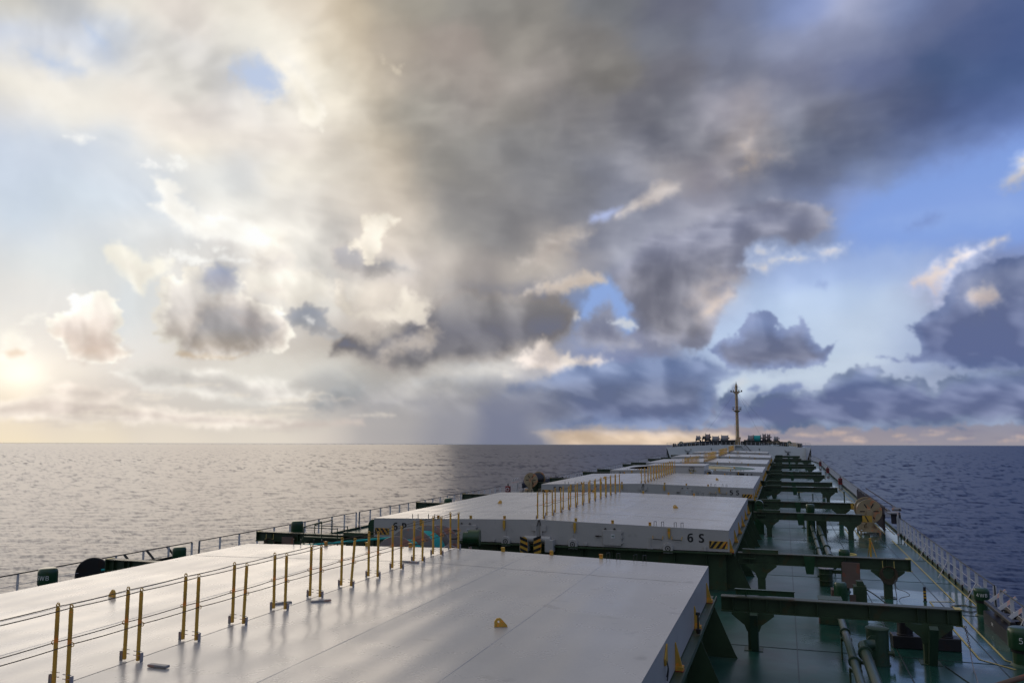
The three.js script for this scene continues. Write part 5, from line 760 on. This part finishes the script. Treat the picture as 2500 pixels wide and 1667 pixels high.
for (const [x, z, h] of [[14.2, -74.3, 1.1], [11.9, -80, 0.5], [-14.6, -101, 0.9], [14.8, -121, 0.8]]) { const t = thing('deck_pipe_stub', `thin green pipe stub standing ${z > -75 ? 'near the fifth starboard beam' : z > -90 ? 'between the fifth and sixth starboard beams' : x < 0 ? 'beyond the seventh port beam' : 'beyond the eighth starboard beam'}`, 'pipe', [x, 0, z]); part('pipe', cyl(0.05, 0.05, h, 0, h / 2, 0, 'y', 10), mat.green, t); part('cap', cyl(0.09, 0.07, 0.1, 0, h, 0, 'y', 12), mat.green, t); }

// ------------------------------------------------------------------ store between the third and fourth hatches
{
  const t = thing('deck_store', 'white steel store standing between the third nearest and middle hatches', 'deckhouse', [0, 0, -80.6]);
  part('wall', [box(5.2, 2.95, 0.05, -0.1, 1.475, 2.5), box(5.2, 2.95, 0.05, -0.1, 1.475, -2.5), box(0.05, 2.95, 4.95, 2.475, 1.475, 0), box(0.05, 2.95, 4.95, -2.675, 1.475, 0)], mat.hatch, t); part('roof', rbox(5.34, 0.08, 5.2, -0.1, 2.99, 0, 0.02), mat.hatch, t);
  part('light_bracket', [bar([1.12, 2.72, 2.6], [1.25, 2.5, 2.6], 0.03), bar([1.62, 2.72, 2.6], [1.5, 2.5, 2.6], 0.03), box(0.5, 0.02, 0.1, 1.4, 2.86, 2.58)], mat.rail, t); part('lamp', [ring(0.16, 0.03, 1.38, 2.5, 2.58, 'z', 20), cyl(0.05, 0.05, 0.1, 1.72, 2.56, 2.58, 'z')], mat.markYellow, t);
  const f = thing('vent_cowl', 'rounded white cowl at the foot of the white store', 'cowl', [2.85, 0, -79.4]); part('cowl', [cyl(0.35, 0.35, 0.6, 0, 2.3, 0, 'z', 24), box(0.7, 2.3, 0.6, 0, 1.15, 0)], mat.hatch, f); part('opening', cyl(0.2, 0.2, 0.02, 0.02, 2.26, 0.31, 'z', 20), mat.rail, f);
}

// ------------------------------------------------------------------ forecastle
{
  const Z = -182, y0 = sheer(Z), W = 14.35, t = thing('forecastle', 'pale grey raised forecastle across the bow', 'forecastle'), outline = [], topY = (x) => 3.13 + 0.6 * (1 - Math.pow(Math.abs(x) / 14.8, 1.8));
  const flare = [[W - 0.3, y0 - 0.2], [W - 0.2, y0 + 0.5], [W - 0.02, 1.5], [W + 0.2, 2.3], [W + 0.5, 3.13]];
  for (const p of flare) outline.push(p); for (let k = 1; k < 24; k++) { const x = (W + 0.5) * (1 - k / 12); outline.push([x, topY(x)]); } for (const p of flare.slice().reverse()) outline.push([-p[0], p[1]]);
  part('bulkhead', prism(outline, 0.12).translate(0, 0, Z), mat.fore, t);
  const quad = (a, b, c, d) => { const g = new THREE.BufferGeometry(); g.setAttribute('position', new THREE.Float32BufferAttribute([...a, ...b, ...c, ...a, ...c, ...d], 3)); g.computeVertexNormals(); return g; };
  const top = [], side = [], bul = [], st = []; for (let z = Z; z > -205; z -= 2.3) st.push(z); st.push(-204.98); const wide = (z) => halfAt(z) * 1.02 + 0.05;
  for (let i = 0; i + 1 < st.length; i++) { const a = st[i], b = st[i + 1], n = 8, up = (z) => 0.25 * Math.pow((Z - z) / 23, 1.5);
    for (let k = 0; k < n; k++) { const u0 = -1 + 2 * k / n, u1 = -1 + 2 * (k + 1) / n, P = (u, z) => [u * wide(z), topY(u * wide(z)) + up(z), z]; top.push(quad(P(u0, a), P(u1, a), P(u1, b), P(u0, b))); }
    for (const s of [-1, 1]) { const P = (z, y) => [s * wide(z), y, z]; side.push(quad(P(a, y0 - 2), P(b, y0 - 2), P(b, topY(wide(b)) + up(b)), P(a, topY(wide(a)) + up(a)))); if (a < -187) for (const o of [0, -0.15]) { const Q = (z, y) => [s * Math.max(0.02, wide(z) + o), y, z]; bul.push(quad(Q(a, topY(wide(a))), Q(b, topY(wide(b))), Q(b, topY(wide(b)) + up(b) + 0.7), Q(a, topY(wide(a)) + up(a) + 0.7))); } } }
  part('top_deck', top, mat.deck, t); part('shell', side, mat.fore, t); part('bow_bulwark', bul, mat.black, t);
  part('side_web', prism([[-0.02, y0 - 0.1], [1.9, y0 - 0.1], [1.4, 1.6], [0.4, 2.7], [-0.02, 3.1]], 0.05, 'zy').translate(W - 0.6, 0, Z), mat.face, t);
  part('pipe_line', [bar([-10.2, 1.62, Z + 0.12], [-4.6, 1.78, Z + 0.12], 0.06), bar([-13.2, 0.95, Z + 0.12], [-12, 1.05, Z + 0.12], 0.06)], mat.rail, t);
  part('doorway', [box(1.3, 0.12, 0.6, 0.35, 3.56, Z + 0.3), box(0.06, 1.4, 0.5, -0.3, 2.85, Z + 0.25)], mat.face, t);
  for (const x of [-10.3, 10.3]) { part('lamp_bracket', [box(1.1, 0.04, 0.2, x, 2.36, Z + 0.14), box(0.5, 0.04, 0.2, x, 2.08, Z + 0.14), bar([x - 0.7, 2.66, Z + 0.1], [x - 0.3, 2.45, Z + 0.1], 0.03)], mat.rail, t); part('flood_lamp', [rbox(0.36, 0.24, 0.2, x, 1.86, Z + 0.16, 0.03), bar([x - 0.3, 1.6, Z + 0.14], [x, 1.78, Z + 0.14], 0.03), bar([x + 0.3, 1.6, Z + 0.14], [x, 1.78, Z + 0.14], 0.03)], mat.rail, t); }
  for (const [x, y] of [[-5.3, 2.9], [4.6, 2.9], [-9.6, 2.75]]) part('socket', [cyl(0.1, 0.1, 0.14, x, y, Z + 0.1, 'z', 10), box(0.05, 0.3, 0.06, x, y - 0.2, Z + 0.1)], mat.rail, t);
  part('low_fitting', [cyl(0.3, 0.3, 0.15, -5.9, 2.05, Z + 0.1, 'x', 12), box(0.2, 0.15, 0.1, 0.9, 2.0, Z + 0.1), box(0.4, 0.1, 0.1, 1.6, 2.0, Z + 0.1)], mat.rail, t);
  const l = thing('inclined_ladder', 'inclined white and dark ladder up the forecastle front', 'ladder', [0, 0, Z + 0.6]);
  part('stringer', flat([1.0, 3.72, 0], [3.0, 1.2, 0], 0.26, 0.06), mat.white, l); part('hand_rail', [bar([1.55, 4.0, 0.1], [3.55, 1.75, 0.1], 0.06), bar([1.7, 3.75, 0.1], [1.5, 3.4, 0.1], 0.04), bar([2.7, 2.6, 0.1], [2.4, 2.2, 0.1], 0.04), bar([3.4, 1.9, 0.1], [3.1, 1.5, 0.1], 0.04)], mat.rail, l); for (let k = 0; k < 8; k++) part('tread', box(0.4, 0.03, 0.5, 1.2 + k * 0.24, 3.5 - k * 0.3, -0.2), mat.grey, l);
  // rail along the after edge
  for (const [a, b, lab] of [[-14.75, -7.8, 'thin white rail along the port end of the forecastle front'], [9.4, 14.75, 'thin white rail along the starboard end of the forecastle front'], [-7.4, 9.0, 'low dark rail along the middle of the forecastle front']]) {
    const r = thing('forecastle_railing', lab, 'railing', [0, 0, Z - 0.1]), n = Math.round((b - a) / 0.85), m = a > -8 && b < 9.2 ? mat.rail : mat.white, h = m === mat.rail ? 0.62 : 0.95; let post;
    for (let k = 0; k <= n; k++) { const x = a + (b - a) * k / n; if (!post) { post = part('stanchion', box(0.06, h, 0.05, 0, h / 2, 0), mat.white, r); post.position.set(x, topY(x), 0); } else copyPart(post, r).position.set(x, topY(x), 0); }
    for (const q of [1, 0.6]) part(q === 1 ? 'top_rail' : 'middle_rail', [...Array(8).keys()].map((k) => { const x0 = a + (b - a) * k / 8, x1 = a + (b - a) * (k + 1) / 8; return bar([x0, topY(x0) + h * q, 0], [x1, topY(x1) + h * q, 0], 0.028, 5); }), m, r);
  }
  // windlass and winches
  const drums = [[-8.9, -8.2, 0.57, 5.12, 'grey', 'small grey capstan end, outermost of the port bow winches'], [-7.5, -7.1, 0.40, 5.22, 'black', 'black gearbox among the port bow winches'], [-6.9, -6.0, 0.83, 5.27, 'greyPink', 'tall grey cable lifter among the port bow winches'], [-5.4, -4.1, 0.71, 4.92, 'grey', 'grey rope drum with dark flanges, port bow'], [-3.5, -2.1, 0.76, 5.07, 'grey', 'pale covered rope drum nearest the mast on the port side'], [2.2, 3.2, 0.76, 5.07, 'grey', 'pale covered rope drum nearest the mast on the starboard side'], [3.35, 4.8, 0.76, 5.07, 'teal', 'teal rope drum on the starboard side of the bow'], [5.25, 5.85, 0.85, 5.27, 'greyPink', 'tall dark cable lifter, first of two on the starboard bow'], [6.2, 6.75, 0.83, 5.22, 'greyPink', 'tall dark cable lifter, second of two on the starboard bow'], [7.6, 8.4, 0.57, 4.97, 'grey', 'small grey capstan end, outermost of the starboard bow winches']];
  for (const [a, b, r, y, m, lab] of drums) {
    const d = thing('bow_winch', lab, 'winch', [(a + b) / 2, 3.7, -187.5]), h = y - 3.7, w = b - a;
    part('drum', cyl(r * 0.86, r * 0.86, w, 0, h, 0, 'x', 24), mat[m], d); for (const s of [-1, 1]) part('flange', cyl(r * 1.05, r * 1.05, 0.09, s * w / 2, h, 0, 'x', 28), m === 'teal' || m === 'greyPink' ? mat.black : mat.grey, d);
    part('frame', [prism([[-0.7, 0], [0.7, 0], [0.2, h], [-0.2, h]], 0.1, 'zy').translate(-w / 2 - 0.14, 0, 0), box(w + 0.2, 0.3, 1.4, 0, 0.16, 0)], mat.black, d); part('motor', [box(0.3, 0.34, 0.5, w / 2 + 0.16, h * 0.6, 0.4), cyl(0.14, 0.14, 0.3, w / 2 + 0.2, h + 0.1, 0.3, 'z', 12)], mat.black, d);
  }
  for (const [x0, x1, h, lab] of [[-10.9, -8.95, 0.7, 'dark low bulwark block left of the bow winches'], [-2.0, -0.6, 0.75, 'dark breakwater plate left of the foremast'], [0.6, 2.1, 0.75, 'dark breakwater plate right of the foremast'], [8.6, 10.4, 0.75, 'dark low bulwark block right of the bow winches'], [-8.2, -7, 0.5, 'dark machinery box below the port capstan']]) { const d = thing('bow_block', lab, 'machinery', [(x0 + x1) / 2, topY(x0) - 0.05, -188.2]); part('casing', rbox(x1 - x0, h, 0.5, 0, h / 2, 0, 0.03), mat.black, d); part('ledge', box(x1 - x0 + 0.1, 0.06, 0.6, 0, h + 0.03, 0), mat.green, d); part('pillar', [box(0.12, h * 0.8, 0.1, -(x1 - x0) * 0.3, h * 0.4, 0.3), box(0.12, h * 0.8, 0.1, (x1 - x0) * 0.2, h * 0.4, 0.3)], mat.tan, d); }
  const goose = (x, z, s, r, m, lab) => { const g = thing('gooseneck_vent', lab, 'vent pipe', [x, topY(x), z]); part('pipe', tube([[0, 0, 0], [0, 0.65, 0], [s * 0.12, 0.92, 0], [s * 0.36, 1.0, 0], [s * 0.58, 0.9, 0], [s * 0.68, 0.62, 0]], r, 10, 24), m, g); part('foot', cyl(r * 1.5, r * 1.5, 0.06, 0, 0.03, 0), mat.green, g); };
  goose(-12.25, -184, 1, 0.14, mat.vent, 'gooseneck vent pipe on the port side of the bow'); goose(10.3, -184, 1, 0.17, mat.vent, 'curved black-green vent pipe on the starboard side of the bow');
  for (const [x, lab] of [[-13.35, 'pair of dark bollards near the port end of the bow'], [12.7, 'dark box beside the starboard end rail of the bow']]) { const b = thing('bow_bollard', lab, 'bollard', [x, topY(x), -184]); part('post', cyl(0.2, 0.2, 0.75, -0.22, 0.38, 0, 'y', 14), mat.black, b); part('post', cyl(0.2, 0.2, 0.72, 0.22, 0.36, 0, 'y', 14), mat.black, b); part('base', box(0.9, 0.1, 0.5, 0, 0.05, 0), mat.black, b); }
  // foremast
  const m = thing('foremast', 'tall tan foremast with two lamp platforms on the bow', 'mast', [0, 3.72, -187]);
  part('tube', lathe([[0.42, 0], [0.42, 1.3], [0.34, 1.6], [0.31, 6], [0.27, 11.5], [0.25, 13.0], [0.2, 13.1], [0.001, 13.12]], 0, 0, 0, 24), mat.mast, m); part('base_bracket', [box(0.2, 1.1, 0.9, -0.42, 0.55, 0), box(0.2, 1.1, 0.9, 0.42, 0.55, 0), box(0.9, 0.2, 0.9, 0, 0.1, 0), box(0.25, 0.5, 0.25, 0.5, 1.4, 0.1)], mat.mast, m);
  part('ladder', [bar([-0.5, 0, 0.2], [-0.5, 4.6, 0.2], 0.03, 5), bar([-0.32, 0, 0.4], [-0.32, 12.6, 0.34], 0.018, 5), bar([0.02, 0, 0.46], [0.02, 12.6, 0.32], 0.018, 5), ...[...Array(36).keys()].map((k) => bar([-0.32, 0.4 + k * 0.34, 0.39], [0.02, 0.4 + k * 0.34, 0.42], 0.014, 4))], mat.rail, m);
  const p1 = part('lower_platform', [cyl(1.02, 1.02, 0.06, 0, 7.45, 0, 'y', 20), cyl(0.3, 0.75, 0.35, 0, 7.2, 0, 'y', 20)], mat.mast, m); part('guard_rail', [ring(1.0, 0.02, 0, 8.2, 0, 'y', 24), ring(1.0, 0.015, 0, 7.85, 0, 'y', 24), ...[...Array(8).keys()].map((k) => bar([Math.cos(k * 0.785), 7.45, Math.sin(k * 0.785)], [Math.cos(k * 0.785), 8.2, Math.sin(k * 0.785)], 0.018, 4))], mat.rail, p1); part('lamp', [cyl(0.13, 0.13, 0.3, -0.75, 7.75, 0.4), cyl(0.13, 0.13, 0.3, 0.75, 7.8, 0.3), cyl(0.1, 0.1, 0.24, 0.5, 7.75, 0.6)], mat.grey, p1);
  const p2 = part('upper_platform', [prism([[-0.85, 11.55], [0.85, 11.55], [0.3, 11.1], [-0.3, 11.1]], 0.7), box(1.8, 0.05, 0.9, 0, 11.57, 0)], mat.mast, m); part('lamp', [cyl(0.14, 0.14, 0.4, -1.12, 11.7, 0.1), cyl(0.14, 0.14, 0.4, 1.12, 11.7, 0.1), cyl(0.12, 0.12, 0.3, -0.6, 11.8, 0.2), cyl(0.12, 0.12, 0.34, 0.55, 11.8, 0.2), bar([-1.1, 11.55, 0], [1.1, 11.55, 0], 0.04)], mat.rail, p2); part('guard_rail', [...[-0.85, 0.85].flatMap((x) => [bar([x, 11.57, 0.4], [x, 12.5, 0.4], 0.018, 4), bar([x, 12.5, 0.4], [x * 0.3, 12.5, 0.3], 0.018, 4), bar([x, 12.1, 0.4], [x * 0.3, 12.1, 0.3], 0.014, 4)])], mat.rail, p2);
  part('masthead', [cyl(0.32, 0.3, 0.1, 0, 12.7, 0), cyl(0.12, 0.12, 0.4, 0, 13.25, 0), cyl(0.05, 0.04, 0.5, 0, 13.6, 0), box(0.5, 0.05, 0.05, 0, 13.0, 0.1)], mat.rail, m);
  for (const [b, lab] of [[[8.6, 4.6, -192], 'thin stay wire, outer of two right of the foremast'], [[5.2, 4.6, -190], 'thin stay wire, inner of two right of the foremast'], [[-8.6, 4.6, -192], 'thin stay wire left of the foremast']]) solo('stay_wire', bar([Math.sign(b[0]) * 0.3, 15.0, -187], b, 0.012, 5), mat.grey, lab, 'wire');
}

// ------------------------------------------------------------------ the accommodation block that the picture is taken from, behind the camera
{
  const t = thing('accommodation_block', 'white accommodation block behind the camera facing the hatches', 'deckhouse', [0, 0, 2.6]);
  part('front_wall', [box(31, 17, 0.3, 0, 8.5, 0.15)], mat.fore, t); part('side_wall', box(0.3, 17, 9, -15.35, 8.5, 4.8), mat.fore, t); part('side_wall', box(0.3, 17, 9, 15.35, 8.5, 4.8), mat.fore, t); part('roof', box(31.4, 0.3, 9.4, 0, 17.15, 4.7), mat.fore, t);
  for (let d = 0; d < 5; d++) for (let k = 0; k < 9; k++) if (d < 4 || k % 2 === 0) { const f = part('window', box(0.7, 0.9, 0.05, -12.8 + k * 3.2, 2 + d * 3.1, -0.01), mat.rail, t); }
}

for (const o of aboard) { o.applyMatrix4(SHIP); }
scene.traverse((o) => { if (o.isMesh) { o.castShadow = true; o.receiveShadow = true; } });
renderer.render(scene, camera);
